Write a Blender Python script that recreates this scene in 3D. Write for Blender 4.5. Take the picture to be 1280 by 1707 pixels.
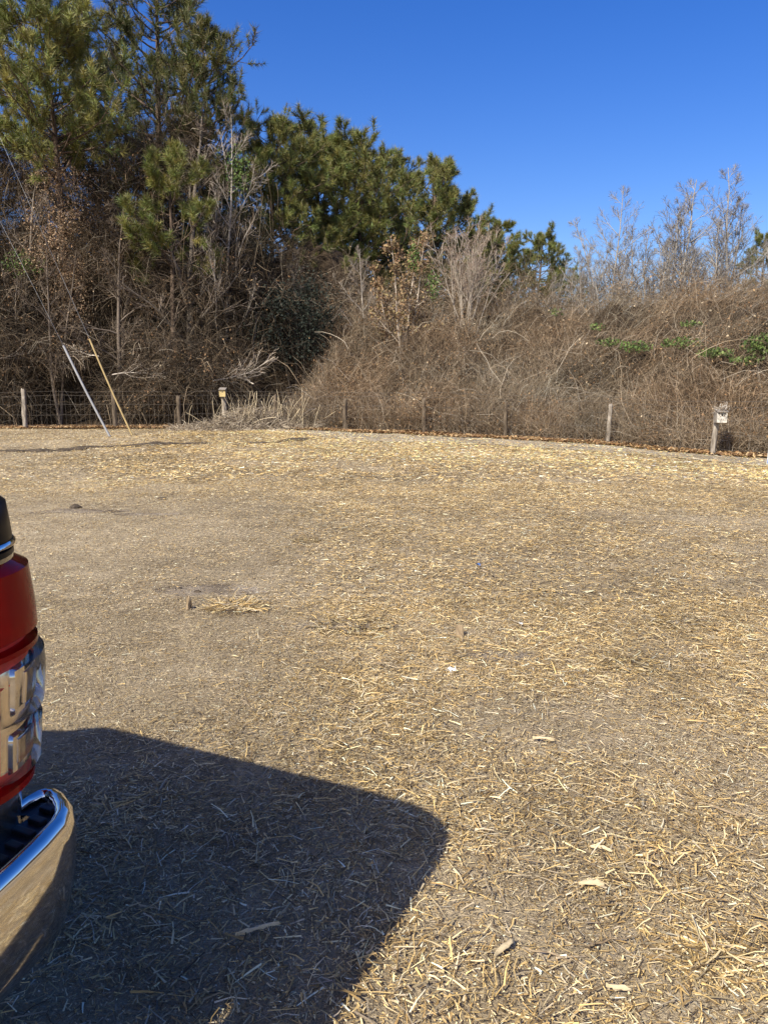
import bpy, math
import numpy as np
R = math.radians
for o in list(bpy.data.objects):
    bpy.data.objects.remove(o)
scene = bpy.context.scene
COL = scene.collection

# ------------------------------------------------------------------ camera
CAM_H = 1.5
PITCH = 9.672
cam = bpy.data.cameras.new('camera')
cam.sensor_fit = 'VERTICAL'
cam.angle = 2 * math.atan(853.5 / 1282.0)
cam.clip_start = 0.05
cam.clip_end = 2000
camo = bpy.data.objects.new('camera', cam)
camo.location = (0, 0, CAM_H)
camo.rotation_euler = (R(90 - PITCH), 0, 0)
COL.objects.link(camo)
scene.camera = camo

# ------------------------------------------------------------------ sky, sun, exposure
SUN_EL = 42.5
SUN_DX, SUN_DY = 0.604, 0.797          # horizontal direction the sunlight travels in
world = bpy.data.worlds.new('World')
scene.world = world
world.use_nodes = True
wn, wl = world.node_tree.nodes, world.node_tree.links
bg = wn['Background']
sky = wn.new('ShaderNodeTexSky')
sky.sky_type = 'NISHITA'
sky.sun_disc = False
sky.sun_elevation = R(SUN_EL)
sky.sun_rotation = math.atan2(-SUN_DX, -SUN_DY)
sky.altitude = 50
sky.air_density = 1.0
sky.dust_density = 1.6
sky.ozone_density = 3.0
hs = wn.new('ShaderNodeHueSaturation')
hs.inputs['Saturation'].default_value = 1.40
hs.inputs['Hue'].default_value = 0.52
wl.new(sky.outputs[0], hs.inputs['Color'])
wl.new(hs.outputs[0], bg.inputs['Color'])
bg.inputs['Strength'].default_value = 0.112

sun = bpy.data.lights.new('sun', 'SUN')
sun.energy = 5.0
sun.angle = R(0.53)
sun.color = (1.0, 0.95, 0.84)
suno = bpy.data.objects.new('sun', sun)
from mathutils import Vector
ce = math.cos(R(SUN_EL))
suno.rotation_euler = Vector((SUN_DX * ce, SUN_DY * ce, -math.sin(R(SUN_EL)))).to_track_quat('-Z', 'Y').to_euler()
suno.location = (-10, -12, 20)
COL.objects.link(suno)

scene.view_settings.view_transform = 'Standard'
scene.view_settings.look = 'None'
scene.view_settings.gamma = 1.0
scene.view_settings.exposure = 0.70
scene.view_settings.use_curve_mapping = False
scene.cycles.max_bounces = 6
scene.cycles.diffuse_bounces = 3
scene.cycles.transparent_max_bounces = 12

# ------------------------------------------------------------------ helpers
def rng(s):
    return np.random.default_rng(s)

def nrm(v):
    return v / np.maximum(np.linalg.norm(v, axis=-1, keepdims=True), 1e-9)

def sstep(a, b, x):
    t = np.clip((np.asarray(x, float) - a) / (b - a), 0, 1)
    return t * t * (3 - 2 * t)

_lat = rng(99).random((256, 256))
def vnoise(x, y, f=1.0, ox=0.0):
    """smooth value noise 0..1"""
    x = np.asarray(x, float) * f + 57.3 + ox
    y = np.asarray(y, float) * f + 91.7 + ox * 1.7
    xi, yi = np.floor(x).astype(int), np.floor(y).astype(int)
    u, v = x - xi, y - yi
    u, v = u * u * (3 - 2 * u), v * v * (3 - 2 * v)
    g = lambda a, b: _lat[a % 256, b % 256]
    return (g(xi, yi) * (1 - u) + g(xi + 1, yi) * u) * (1 - v) + (g(xi, yi + 1) * (1 - u) + g(xi + 1, yi + 1) * u) * v

def fbm(x, y, f=1.0, ox=0.0):
    return (vnoise(x, y, f, ox) * .55 + vnoise(x, y, f * 2.1, ox + 13) * .3 + vnoise(x, y, f * 4.3, ox + 29) * .15)

def np_mesh(name, verts, faces, tint=None, smooth=False):
    """verts (n,3); faces (m,k) with one k; tint (n,3) colour per vertex"""
    verts = np.ascontiguousarray(verts, np.float32)
    faces = np.ascontiguousarray(faces, np.int32)
    me = bpy.data.meshes.new(name)
    me.vertices.add(len(verts))
    me.vertices.foreach_set('co', verts.ravel())
    m, k = faces.shape
    me.loops.add(m * k)
    me.loops.foreach_set('vertex_index', faces.ravel())
    me.polygons.add(m)
    me.polygons.foreach_set('loop_start', np.arange(0, m * k, k, dtype=np.int32))
    if smooth:
        me.polygons.foreach_set('use_smooth', np.ones(m, dtype=bool))
    me.update(calc_edges=True)
    if tint is not None:
        a = me.color_attributes.new('tint', 'FLOAT_COLOR', 'POINT')
        rgba = np.ones((len(verts), 4), np.float32)
        rgba[:, :3] = tint
        a.data.foreach_set('color', rgba.ravel())
    return me

def obj(name, me, mat=None, parent=None, loc=None, rotz=0.0):
    o = bpy.data.objects.new(name, me)
    COL.objects.link(o)
    if mat is not None and len(me.materials) == 0:
        me.materials.append(mat)
    if parent is not None:
        o.parent = parent
    if loc is not None:
        o.location = loc
    o.rotation_euler[2] = rotz
    return o

def empty(name, loc=(0, 0, 0), rotz=0.0):
    o = bpy.data.objects.new(name, None)
    o.empty_display_size = 0.2
    o.location = loc
    o.rotation_euler[2] = rotz
    COL.objects.link(o)
    return o

def tag(o, label=None, cat=None, group=None, kind=None):
    if label: o['label'] = label
    if cat: o['category'] = cat
    if group: o['group'] = group
    if kind: o['kind'] = kind
    return o

class MB:
    """collects polygons of any size into one mesh"""
    def __init__(s):
        s.v, s.f = [], []
    def add(s, v, f):
        n = len(s.v)
        s.v += [tuple(map(float, p)) for p in v]
        s.f += [tuple(i + n for i in q) for q in f]
        return s
    def box(s, c, d, rot=None):
        x, y, z = d[0] / 2, d[1] / 2, d[2] / 2
        p = np.array([(-x, -y, -z), (x, -y, -z), (x, y, -z), (-x, y, -z), (-x, -y, z), (x, -y, z), (x, y, z), (-x, y, z)])
        if rot is not None:
            p = p @ np.array(rot).T
        return s.add(p + np.array(c), [(0, 3, 2, 1), (4, 5, 6, 7), (0, 1, 5, 4), (1, 2, 6, 5), (2, 3, 7, 6), (3, 0, 4, 7)])
    def loft(s, rings, cap=(True, True), closed=True):
        n = len(rings[0]); v = [p for r in rings for p in r]; f = []
        for i in range(len(rings) - 1):
            for j in range(n if closed else n - 1):
                a, b = i * n + j, i * n + (j + 1) % n
                f.append((a, b, b + n, a + n))
        if cap[0]: f.append(tuple(range(n - 1, -1, -1)))
        if cap[1]: f.append(tuple(range((len(rings) - 1) * n, len(rings) * n)))
        return s.add(v, f)
    def tube(s, pts, rad, n=8, cap=True):
        pts = np.array(pts, float); rad = np.broadcast_to(rad, (len(pts),))
        T = nrm(np.gradient(pts, axis=0))
        ref = np.array([0, 0, 1.0]) if abs(T[0, 2]) < .9 else np.array([1.0, 0, 0])
        rings = []
        for p, t, r in zip(pts, T, rad):
            u = nrm(np.cross(t, ref)); w = np.cross(t, u)
            rings.append([p + r * (math.cos(a) * u + math.sin(a) * w) for a in np.linspace(0, 2 * math.pi, n, endpoint=False)])
        return s.loft(rings, (cap, cap))
    def mesh(s, name, smooth=None, bevel=None):
        me = bpy.data.meshes.new(name)
        me.from_pydata(s.v, [], s.f)
        import bmesh
        bm = bmesh.new(); bm.from_mesh(me)
        bmesh.ops.recalc_face_normals(bm, faces=bm.faces)
        if bevel:
            bmesh.ops.bevel(bm, geom=list(bm.edges), offset=bevel, segments=2, affect='EDGES', profile=.7)
        bm.to_mesh(me); bm.free()
        if smooth is not None:
            me.shade_smooth() if smooth >= 180 else me.set_sharp_from_angle(angle=R(smooth))
            for p in me.polygons: p.use_smooth = True
        me.update()
        return me

def tubes_np(P, W, ns=3):
    """P (N,K,3), W (N,K) radius -> verts, quads (closed tubes without caps)"""
    N, K, _ = P.shape
    T = nrm(np.gradient(P, axis=1))
    ref = np.where(np.abs(T[..., 2:3]) > .9, np.array([1.0, 0, 0]), np.array([0, 0, 1.0]))
    U = nrm(np.cross(T, ref)); V = np.cross(T, U)
    a = np.arange(ns) * 2 * np.pi / ns
    v = P[:, :, None] + W[:, :, None, None] * (np.cos(a)[None, None, :, None] * U[:, :, None] + np.sin(a)[None, None, :, None] * V[:, :, None])
    v = v.reshape(-1, 3)
    b = (np.arange(N) * K * ns)[:, None, None] + (np.arange(K - 1) * ns)[None, :, None]
    j = np.arange(ns)[None, None, :]; j2 = (j + 1) % ns
    q = np.stack([b + j, b + j2, b + j2 + ns, b + j + ns], -1).reshape(-1, 4)
    return v, q

def ribbons_np(P, W, g):
    """flat strips; P (N,K,3), W (N,K) half width"""
    N, K, _ = P.shape
    T = nrm(np.gradient(P, axis=1))
    r = nrm(g.normal(size=(N, 1, 3)))
    S = nrm(np.cross(T, r))
    v = np.stack([P - S * W[..., None], P + S * W[..., None]], 2).reshape(-1, 3)
    b = (np.arange(N) * K * 2)[:, None] + (np.arange(K - 1) * 2)[None, :]
    q = np.stack([b, b + 1, b + 3, b + 2], -1).reshape(-1, 4)
    return v, q

def walk(p0, d0, L, K, g, up=0.0, wig=0.15):
    """polylines from p0 in direction d0 of length L with K points; up bends them (negative droops)"""
    N = len(p0)
    P = np.empty((N, K, 3)); P[:, 0] = p0
    d = nrm(d0); st = (np.broadcast_to(L, (N,)) / (K - 1))[:, None]
    up = np.broadcast_to(up, (N,))
    for k in range(1, K):
        P[:, k] = P[:, k - 1] + d * st
        d = d + g.normal(size=(N, 3)) * wig
        d[:, 2] += up / (K - 1)
        d = nrm(d)
    return P

def along(P, idx, t):
    K = P.shape[1]
    x = np.clip(t, 0, .9999) * (K - 1); i = np.floor(x).astype(int); f = (x - i)[:, None]
    a, b = P[idx, i], P[idx, i + 1]
    return a * (1 - f) + b * f, nrm(b - a)

def perp_dir(T, g, az=None):
    N = len(T)
    ref = np.where(np.abs(T[:, 2:3]) > .95, np.array([1.0, 0, 0]), np.array([0, 0, 1.0]))
    U = nrm(np.cross(T, ref)); V = np.cross(T, U)
    if az is None: az = g.random(N) * 2 * np.pi
    return U * np.cos(az)[:, None] + V * np.sin(az)[:, None]

def join(parts):
    """parts: list of (verts, quads, tint) -> one"""
    vs, qs, ts, n = [], [], [], 0
    for v, q, t in parts:
        vs.append(v); qs.append(q + n); n += len(v)
        ts.append(np.broadcast_to(t, v.shape) if np.ndim(t) == 1 else t)
    return np.concatenate(vs), np.concatenate(qs), np.concatenate(ts)

def leaves_np(p, size, g, flat=0.0, asp=.6):
    """small four-cornered leaves; flat 0 random .. 1 lying"""
    N = len(p)
    n = g.normal(size=(N, 3)); n[:, 2] += flat * 6; n = nrm(n)
    a = nrm(np.cross(n, g.normal(size=(N, 3)))); b = np.cross(n, a)
    s = np.broadcast_to(size, (N,))[:, None]
    cup = n * s * (g.random((N, 1)) - .3) * .5
    v = np.stack([p - a * s, p - b * s * asp + cup, p + a * s, p + b * s * asp + cup], 1).reshape(-1, 3)
    return v, np.arange(N * 4).reshape(N, 4)

# ------------------------------------------------------------------ materials
def new_mat(name):
    m = bpy.data.materials.new(name); m.use_nodes = True
    nt = m.node_tree
    return m, nt.nodes, nt.links, nt.nodes['Principled BSDF']

def mat_plain(name, col, rough=.6, metal=0.0, spec=.5, coat=0.0, var=.15, scale=8.0, bump=0.0, stretch=None):
    m, n, l, b = new_mat(name)
    b.inputs['Roughness'].default_value = rough
    b.inputs['Metallic'].default_value = metal
    b.inputs['Specular IOR Level'].default_value = spec
    b.inputs['Coat Weight'].default_value = coat
    tc = n.new('ShaderNodeTexCoord'); mp = n.new('ShaderNodeMapping')
    if stretch: mp.inputs['Scale'].default_value = stretch
    l.new(tc.outputs['Object'], mp.inputs['Vector'])
    nz = n.new('ShaderNodeTexNoise'); nz.inputs['Scale'].default_value = scale; nz.inputs['Detail'].default_value = 6
    l.new(mp.outputs[0], nz.inputs['Vector'])
    rp = n.new('ShaderNodeValToRGB')
    rp.color_ramp.elements[0].position = .3; rp.color_ramp.elements[1].position = .7
    rp.color_ramp.elements[0].color = (*[c * (1 - var) for c in col], 1)
    rp.color_ramp.elements[1].color = (*[min(1, c * (1 + var)) for c in col], 1)
    l.new(nz.outputs['Fac'], rp.inputs[0]); l.new(rp.outputs[0], b.inputs['Base Color'])
    if bump:
        bp = n.new('ShaderNodeBump'); bp.inputs['Strength'].default_value = 1; bp.inputs['Distance'].default_value = bump
        l.new(nz.outputs['Fac'], bp.inputs['Height']); l.new(bp.outputs[0], b.inputs['Normal'])
    return m

def mat_tint(name, rough=.8, spec=.2, trans=0.0, gain=1.0, noise=.0):
    m, n, l, b = new_mat(name)
    at = n.new('ShaderNodeAttribute'); at.attribute_name = 'tint'
    src = at.outputs['Color']
    if gain != 1.0 or noise:
        mx = n.new('ShaderNodeMix'); mx.data_type = 'RGBA'; mx.blend_type = 'MULTIPLY'; mx.inputs['Factor'].default_value = 1
        l.new(src, mx.inputs['A'])
        if noise:
            tc = n.new('ShaderNodeTexCoord'); nz = n.new('ShaderNodeTexNoise'); nz.inputs['Scale'].default_value = 30; nz.inputs['Detail'].default_value = 4
            l.new(tc.outputs['Object'], nz.inputs['Vector'])
            rp = n.new('ShaderNodeValToRGB')
            rp.color_ramp.elements[0].position = .3; rp.color_ramp.elements[1].position = .7
            rp.color_ramp.elements[0].color = (gain * (1 - noise),) * 3 + (1,); rp.color_ramp.elements[1].color = (gain * (1 + noise),) * 3 + (1,)
            l.new(nz.outputs['Fac'], rp.inputs[0]); l.new(rp.outputs[0], mx.inputs['B'])
        else:
            mx.inputs['B'].default_value = (gain,) * 3 + (1,)
        src = mx.outputs['Result']
    l.new(src, b.inputs['Base Color'])
    b.inputs['Roughness'].default_value = rough
    b.inputs['Specular IOR Level'].default_value = spec
    if trans:
        out = n['Material Output']
        t = n.new('ShaderNodeBsdfTranslucent'); l.new(src, t.inputs['Color'])
        ms = n.new('ShaderNodeMixShader'); ms.inputs[0].default_value = trans
        l.new(b.outputs[0], ms.inputs[1]); l.new(t.outputs[0], ms.inputs[2]); l.new(ms.outputs[0], out.inputs['Surface'])
    return m

def mat_ground(name, ramp, patch=.35, fine=38.0, bump=.02):
    """patchy chaff and soil: large patches x small flecks"""
    m, n, l, b = new_mat(name)
    b.inputs['Roughness'].default_value = .95; b.inputs['Specular IOR Level'].default_value = .1
    tc = n.new('ShaderNodeTexCoord')
    def noise(s, d=5, dist=0.0, sc=None):
        z = n.new('ShaderNodeTexNoise'); z.inputs['Scale'].default_value = s; z.inputs['Detail'].default_value = d
        z.inputs['Distortion'].default_value = dist
        if sc:
            mp = n.new('ShaderNodeMapping'); mp.inputs['Scale'].default_value = sc
            l.new(tc.outputs['Object'], mp.inputs['Vector']); l.new(mp.outputs[0], z.inputs['Vector'])
        else:
            l.new(tc.outputs['Object'], z.inputs['Vector'])
        return z.outputs['Fac']
    def mth(op, a, c):
        x = n.new('ShaderNodeMath'); x.operation = op
        for i, q in enumerate((a, c)):
            if isinstance(q, (int, float)): x.inputs[i].default_value = q
            else: l.new(q, x.inputs[i])
        return x.outputs[0]
    big = noise(patch, 4); mid = noise(3.0, 5, .5); fin = noise(fine, 6, 1.0); fin2 = noise(fine * 2.7, 4, 2.0)
    f = mth('ADD', mth('MULTIPLY', big, .35), mth('ADD', mth('MULTIPLY', mid, .25), mth('ADD', mth('MULTIPLY', fin, .25), mth('MULTIPLY', fin2, .25))))
    rp = n.new('ShaderNodeValToRGB'); cr = rp.color_ramp
    while len(cr.elements) < len(ramp): cr.elements.new(.5)
    for e, (p, c) in zip(cr.elements, ramp): e.position = p; e.color = (*c, 1)
    l.new(f, rp.inputs[0]); l.new(rp.outputs[0], b.inputs['Base Color'])
    bp = n.new('ShaderNodeBump'); bp.inputs['Strength'].default_value = 1; bp.inputs['Distance'].default_value = bump
    l.new(mth('ADD', fin, mth('MULTIPLY', fin2, .6)), bp.inputs['Height']); l.new(bp.outputs[0], b.inputs['Normal'])
    return m

def mat_bark(name, a, c, scale=6.0):
    m, n, l, b = new_mat(name)
    b.inputs['Roughness'].default_value = .9; b.inputs['Specular IOR Level'].default_value = .15
    tc = n.new('ShaderNodeTexCoord'); mp = n.new('ShaderNodeMapping'); mp.inputs['Scale'].default_value = (1, 1, .25)
    l.new(tc.outputs['Object'], mp.inputs['Vector'])
    nz = n.new('ShaderNodeTexNoise'); nz.inputs['Scale'].default_value = scale; nz.inputs['Detail'].default_value = 8; nz.inputs['Distortion'].default_value = .6
    l.new(mp.outputs[0], nz.inputs['Vector'])
    rp = n.new('ShaderNodeValToRGB'); rp.color_ramp.elements[0].position = .35; rp.color_ramp.elements[1].position = .65
    rp.color_ramp.elements[0].color = (*a, 1); rp.color_ramp.elements[1].color = (*c, 1)
    l.new(nz.outputs['Fac'], rp.inputs[0]); l.new(rp.outputs[0], b.inputs['Base Color'])
    bp = n.new('ShaderNodeBump'); bp.inputs['Distance'].default_value = .03; bp.inputs['Strength'].default_value = .8
    l.new(nz.outputs['Fac'], bp.inputs['Height']); l.new(bp.outputs[0], b.inputs['Normal'])
    return m

def mat_glass(name, col, gloss=.05, f0=1.22, rough=.03, body=0.0):
    """thin lens: clear or coloured see-through mixed with a mirror reflection"""
    m, n, l, b = new_mat(name)
    out = n['Material Output']
    t = n.new('ShaderNodeBsdfTransparent'); t.inputs['Color'].default_value = (*col, 1)
    g = n.new('ShaderNodeBsdfGlossy'); g.inputs['Roughness'].default_value = rough
    d = n.new('ShaderNodeBsdfDiffuse'); d.inputs['Color'].default_value = (*col, 1)
    fr = n.new('ShaderNodeFresnel'); fr.inputs['IOR'].default_value = f0
    m1 = n.new('ShaderNodeMixShader'); m1.inputs[0].default_value = body
    l.new(t.outputs[0], m1.inputs[1]); l.new(d.outputs[0], m1.inputs[2])
    m2 = n.new('ShaderNodeMixShader')
    l.new(fr.outputs[0], m2.inputs[0]); l.new(m1.outputs[0], m2.inputs[1]); l.new(g.outputs[0], m2.inputs[2])
    l.new(m2.outputs[0], out.inputs['Surface'])
    return m

M = {}
M['ground'] = mat_ground('field_soil', [(.32, (.09, .066, .039)), (.44, (.195, .148, .09)), (.54, (.325, .255, .16)), (.66, (.50, .40, .26))])
M['path'] = mat_ground('pale_track', [(.32, (.12, .095, .068)), (.45, (.23, .19, .14)), (.56, (.33, .28, .21)), (.68, (.46, .39, .30))], patch=.8, fine=30)
M['floor'] = mat_ground('woodland_floor', [(.3, (.035, .024, .015)), (.5, (.09, .06, .035)), (.7, (.17, .11, .06))], patch=.5, fine=20, bump=.05)
M['core'] = mat_ground('dark_core', [(.3, (.02, .014, .009)), (.5, (.055, .038, .024)), (.7, (.11, .078, .05))], patch=.5, fine=9, bump=.15)  # near-black colour of the added core stands for unlit depth
M['straw'] = mat_tint('straw', rough=.6, spec=.35, trans=.12)
M['twig'] = mat_tint('dead_vine', rough=.85, spec=.15)
M['leaf'] = mat_tint('dead_leaf', rough=.7, spec=.25, trans=.2)
M['needle'] = mat_tint('pine_needle', rough=.5, spec=.35, trans=.15)
M['soil'] = mat_plain('dark_soil', (.075, .058, .042), .95, spec=.1, var=.5, scale=20, bump=.02)
M['post'] = mat_bark('weathered_post', (.13, .105, .08), (.36, .31, .25), 14)
M['dark_post'] = mat_bark('dark_post', (.055, .04, .027), (.17, .13, .09), 14)
M['pine_bark'] = mat_bark('pine_bark', (.045, .032, .024), (.17, .12, .085), 7)
M['grey_bark'] = mat_bark('grey_bark', (.20, .18, .155), (.50, .46, .41), 9)
M['brown_bark'] = mat_bark('brown_bark', (.09, .07, .05), (.27, .22, .17), 9)
M['wire'] = mat_plain('rusty_wire', (.09, .075, .06), .8, .0, var=.3)

# ------------------------------------------------------------------ terrain
FX = np.array([-40, -20, -11.4, -4.5, -1.15, 3.1, 5.7, 7.2, 10, 15, 40.])
FY = np.array([27, 25.6, 24.6, 24.6, 23.4, 20.9, 19.4, 17.2, 15.3, 12.5, 2.])
def fence_y(x):
    return np.interp(x, FX, FY)

def gz(x, y):
    x = np.asarray(x, float); y = np.asarray(y, float)
    z = -.12 * sstep(2, 9, x) * sstep(6, 15, y)
    far = sstep(3, 9, y)
    z = z + (fbm(x, y, .45) - .5) * .10 * far + (fbm(x, y, 1.7, 5) - .5) * .035 * sstep(1, 4, y)
    # low ridge where the two leaning poles stand
    yl = 17.0 + (x + 8.3) * .46
    z = z + .09 * np.exp(-((y - yl - 1.6) / 1.3) ** 2) * sstep(-13, -9, x) * (1 - sstep(-3.5, -1.5, x))
    return z

def grid_mesh(name, xs, ys, zf, off=0.0):
    X, Y = np.meshgrid(xs, ys); Z = zf(X, Y) + off
    v = np.stack([X, Y, Z], -1).reshape(-1, 3)
    nx, ny = len(xs), len(ys)
    i = np.arange(ny - 1)[:, None] * nx + np.arange(nx - 1)[None]
    q = np.stack([i, i + 1, i + nx + 1, i + nx], -1).reshape(-1, 4)
    return np_mesh(name, v, q, smooth=True)

xs = np.concatenate([[-600, -200, -80, -45], np.arange(-30, 30.01, .3), [45, 80, 200, 600]])
ys = np.concatenate([[-300, -80, -30, -12], np.arange(-6, 44.01, .3), [60, 90, 200, 700]])
tag(obj('field_ground', grid_mesh('field_ground', xs, ys, gz), M['ground']), kind='structure')

def strip_mesh(name, x0, x1, n, inner, outer, m=7, off=.006, seed=1):
    xx = np.linspace(x0, x1, n); V = []
    for k in range(m):
        t = k / (m - 1)
        y = fence_y(xx) + inner(xx) * (1 - t) + outer(xx) * t
        V.append(np.stack([xx, y, gz(xx, y) + off], -1))
    V = np.stack(V, 0); v = V.reshape(-1, 3)
    i = np.arange(m - 1)[:, None] * n + np.arange(n - 1)[None]
    return np_mesh(name, v, np.stack([i, i + 1, i + n + 1, i + n], -1).reshape(-1, 4), smooth=True)

wob = lambda x, s, a: (fbm(x, x * 0 + s, .9, s) - .5) * a
tag(obj('dirt_path', strip_mesh('dirt_path', -4.2, 22, 160, lambda x: -.6 - np.interp(x, [-4.2, -1, 3, 6, 8, 12], [.3, 2.9, 2.6, 2.2, 1.7, 1.5]) + wob(x, 3, .5), lambda x: -.62 + wob(x, 7, .35), 9, .012), M['path']), kind='structure')
tag(obj('woodland_ground', strip_mesh('woodland_ground', -30, 24, 200, lambda x: -.45 + wob(x, 11, .4), lambda x: 0 * x + 26, 40, .02), M['floor']), kind='structure')

# ------------------------------------------------------------------ added solid core inside thicket and left wood, blocks light leaking through
def core_h(x, y):
    u = y - fence_y(x)
    u = u * np.where(x > 3, .85, 1.0)
    right = sstep(-4.0, -2.0, x - .22 * np.maximum(u, 0))
    hr = .15 + 1.0 * sstep(.3, 1.6, u) + 1.5 * sstep(1.2, 4.0, u) + 1.3 * sstep(3.4, 7.0, u)
    hr = hr * (.82 + .36 * fbm(x, y, .45, 17)) + (fbm(x, y, .9, 3) - .5) * 1.5 * sstep(.3, 1.6, u)
    hl = (2.6 * sstep(2.2, 5.5, u) + 3.6 * sstep(5, 9, u)) * (.45 + 1.1 * fbm(x, y, .55, 31)) + (fbm(x, y, 1.6, 44) - .5) * 1.2 * sstep(2.2, 4, u)
    h = hl * (1 - right) + hr * right
    return np.where(u < .25, -.3, h)
bx = np.arange(-26, 24.01, .3); by = np.arange(10, 44.01, .3)
bm_ = grid_mesh('added_core', bx, by, lambda X, Y: gz(X, Y) + core_h(X, Y) - .35 * (X > -5))
tag(obj('added_core', bm_, M['core']), kind='structure')

# ------------------------------------------------------------------ straw cover of the field
def grey_mask(x, y):
    """1 where the ground is worn to grey chaff, 0 under golden straw"""
    a = sstep(.15, -1.1, x + .10 * (y - 4)) * sstep(2.2, 3.4, y) * (1 - sstep(8.5, 11.5, y))
    b = sstep(-5.0, -7.5, x) * sstep(9, 13, y)
    p = sstep(.55, .80, fbm(x, y, .8, 41))
    return np.clip(np.maximum(np.maximum(a, b * .8), p * .75) + (fbm(x, y, 1.6, 8) - .5) * .7 * (a > .02), 0, 1)

PAL = np.array([[.56, .388, .155], [.67, .52, .28], [.375, .244, .095], [.16, .106, .05], [.47, .375, .24], [.295, .228, .15], [.78, .67, .46]])
def straw_colours(g, gm, bright=0.0):
    n = len(gm)
    w_gold = np.array([.30, .22, .20, .12, .06, .04, .06]); w_grey = np.array([.08, .14, .10, .16, .24, .22, .06])
    cum_a, cum_b = np.cumsum(w_gold), np.cumsum(w_grey)
    r = g.random(n)[:, None]
    ia = (r > cum_a[None]).sum(1).clip(0, 6); ib = (r > cum_b[None]).sum(1).clip(0, 6)
    idx = np.where(g.random(n) < gm, ib, ia)
    c = PAL[idx] * (.42 + 1.0 * g.random((n, 1)))
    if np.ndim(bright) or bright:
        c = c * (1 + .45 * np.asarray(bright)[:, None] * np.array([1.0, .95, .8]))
    return np.clip(c, 0, .85)

def ground_pt(px, py):
    """point of the field seen at a photograph pixel (used to read positions off the photograph)"""
    p = R(PITCH); x = (px - 640) / 1282; yy = (853.5 - py) / 1282
    r = np.array([x, math.cos(p) + yy * math.sin(p), -math.sin(p) + yy * math.cos(p)]); t = -CAM_H / r[2]
    q = r * t
    return q[0], q[1]
# worn places where dark soil shows: photograph pixel, half sizes in metres
WORN = [(*ground_pt(345, 988), .42, .16, 'left of the tufted straw clump'), (*ground_pt(575, 1045), .36, .12, 'right of the tufted straw clump'),
        (*ground_pt(835, 1095), .26, .10, 'below the board end'), (*ground_pt(130, 855), .6, .16, 'round the lone dark clod'), (*ground_pt(250, 860), .4, .11, 'between the clods at the far left'), (*ground_pt(1140, 1038), .22, .10, 'at the right side of the field')]
def worn(x, y):
    m = np.zeros(np.shape(x))
    for (cx, cy, rx, ry, _) in WORN:
        d = np.hypot((x - cx) / rx, (y - cy) / ry) + (fbm(x, y, 5.0, 19) - .5) * 1.1
        m = np.maximum(m, 1 - sstep(.45, 1.0, d))
    return m
def path_w(x):
    return np.interp(x, [-4, -1, 3, 6, 8, 12], [1.2, 2.5, 2.3, 1.9, 1.4, 1.2])

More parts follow.
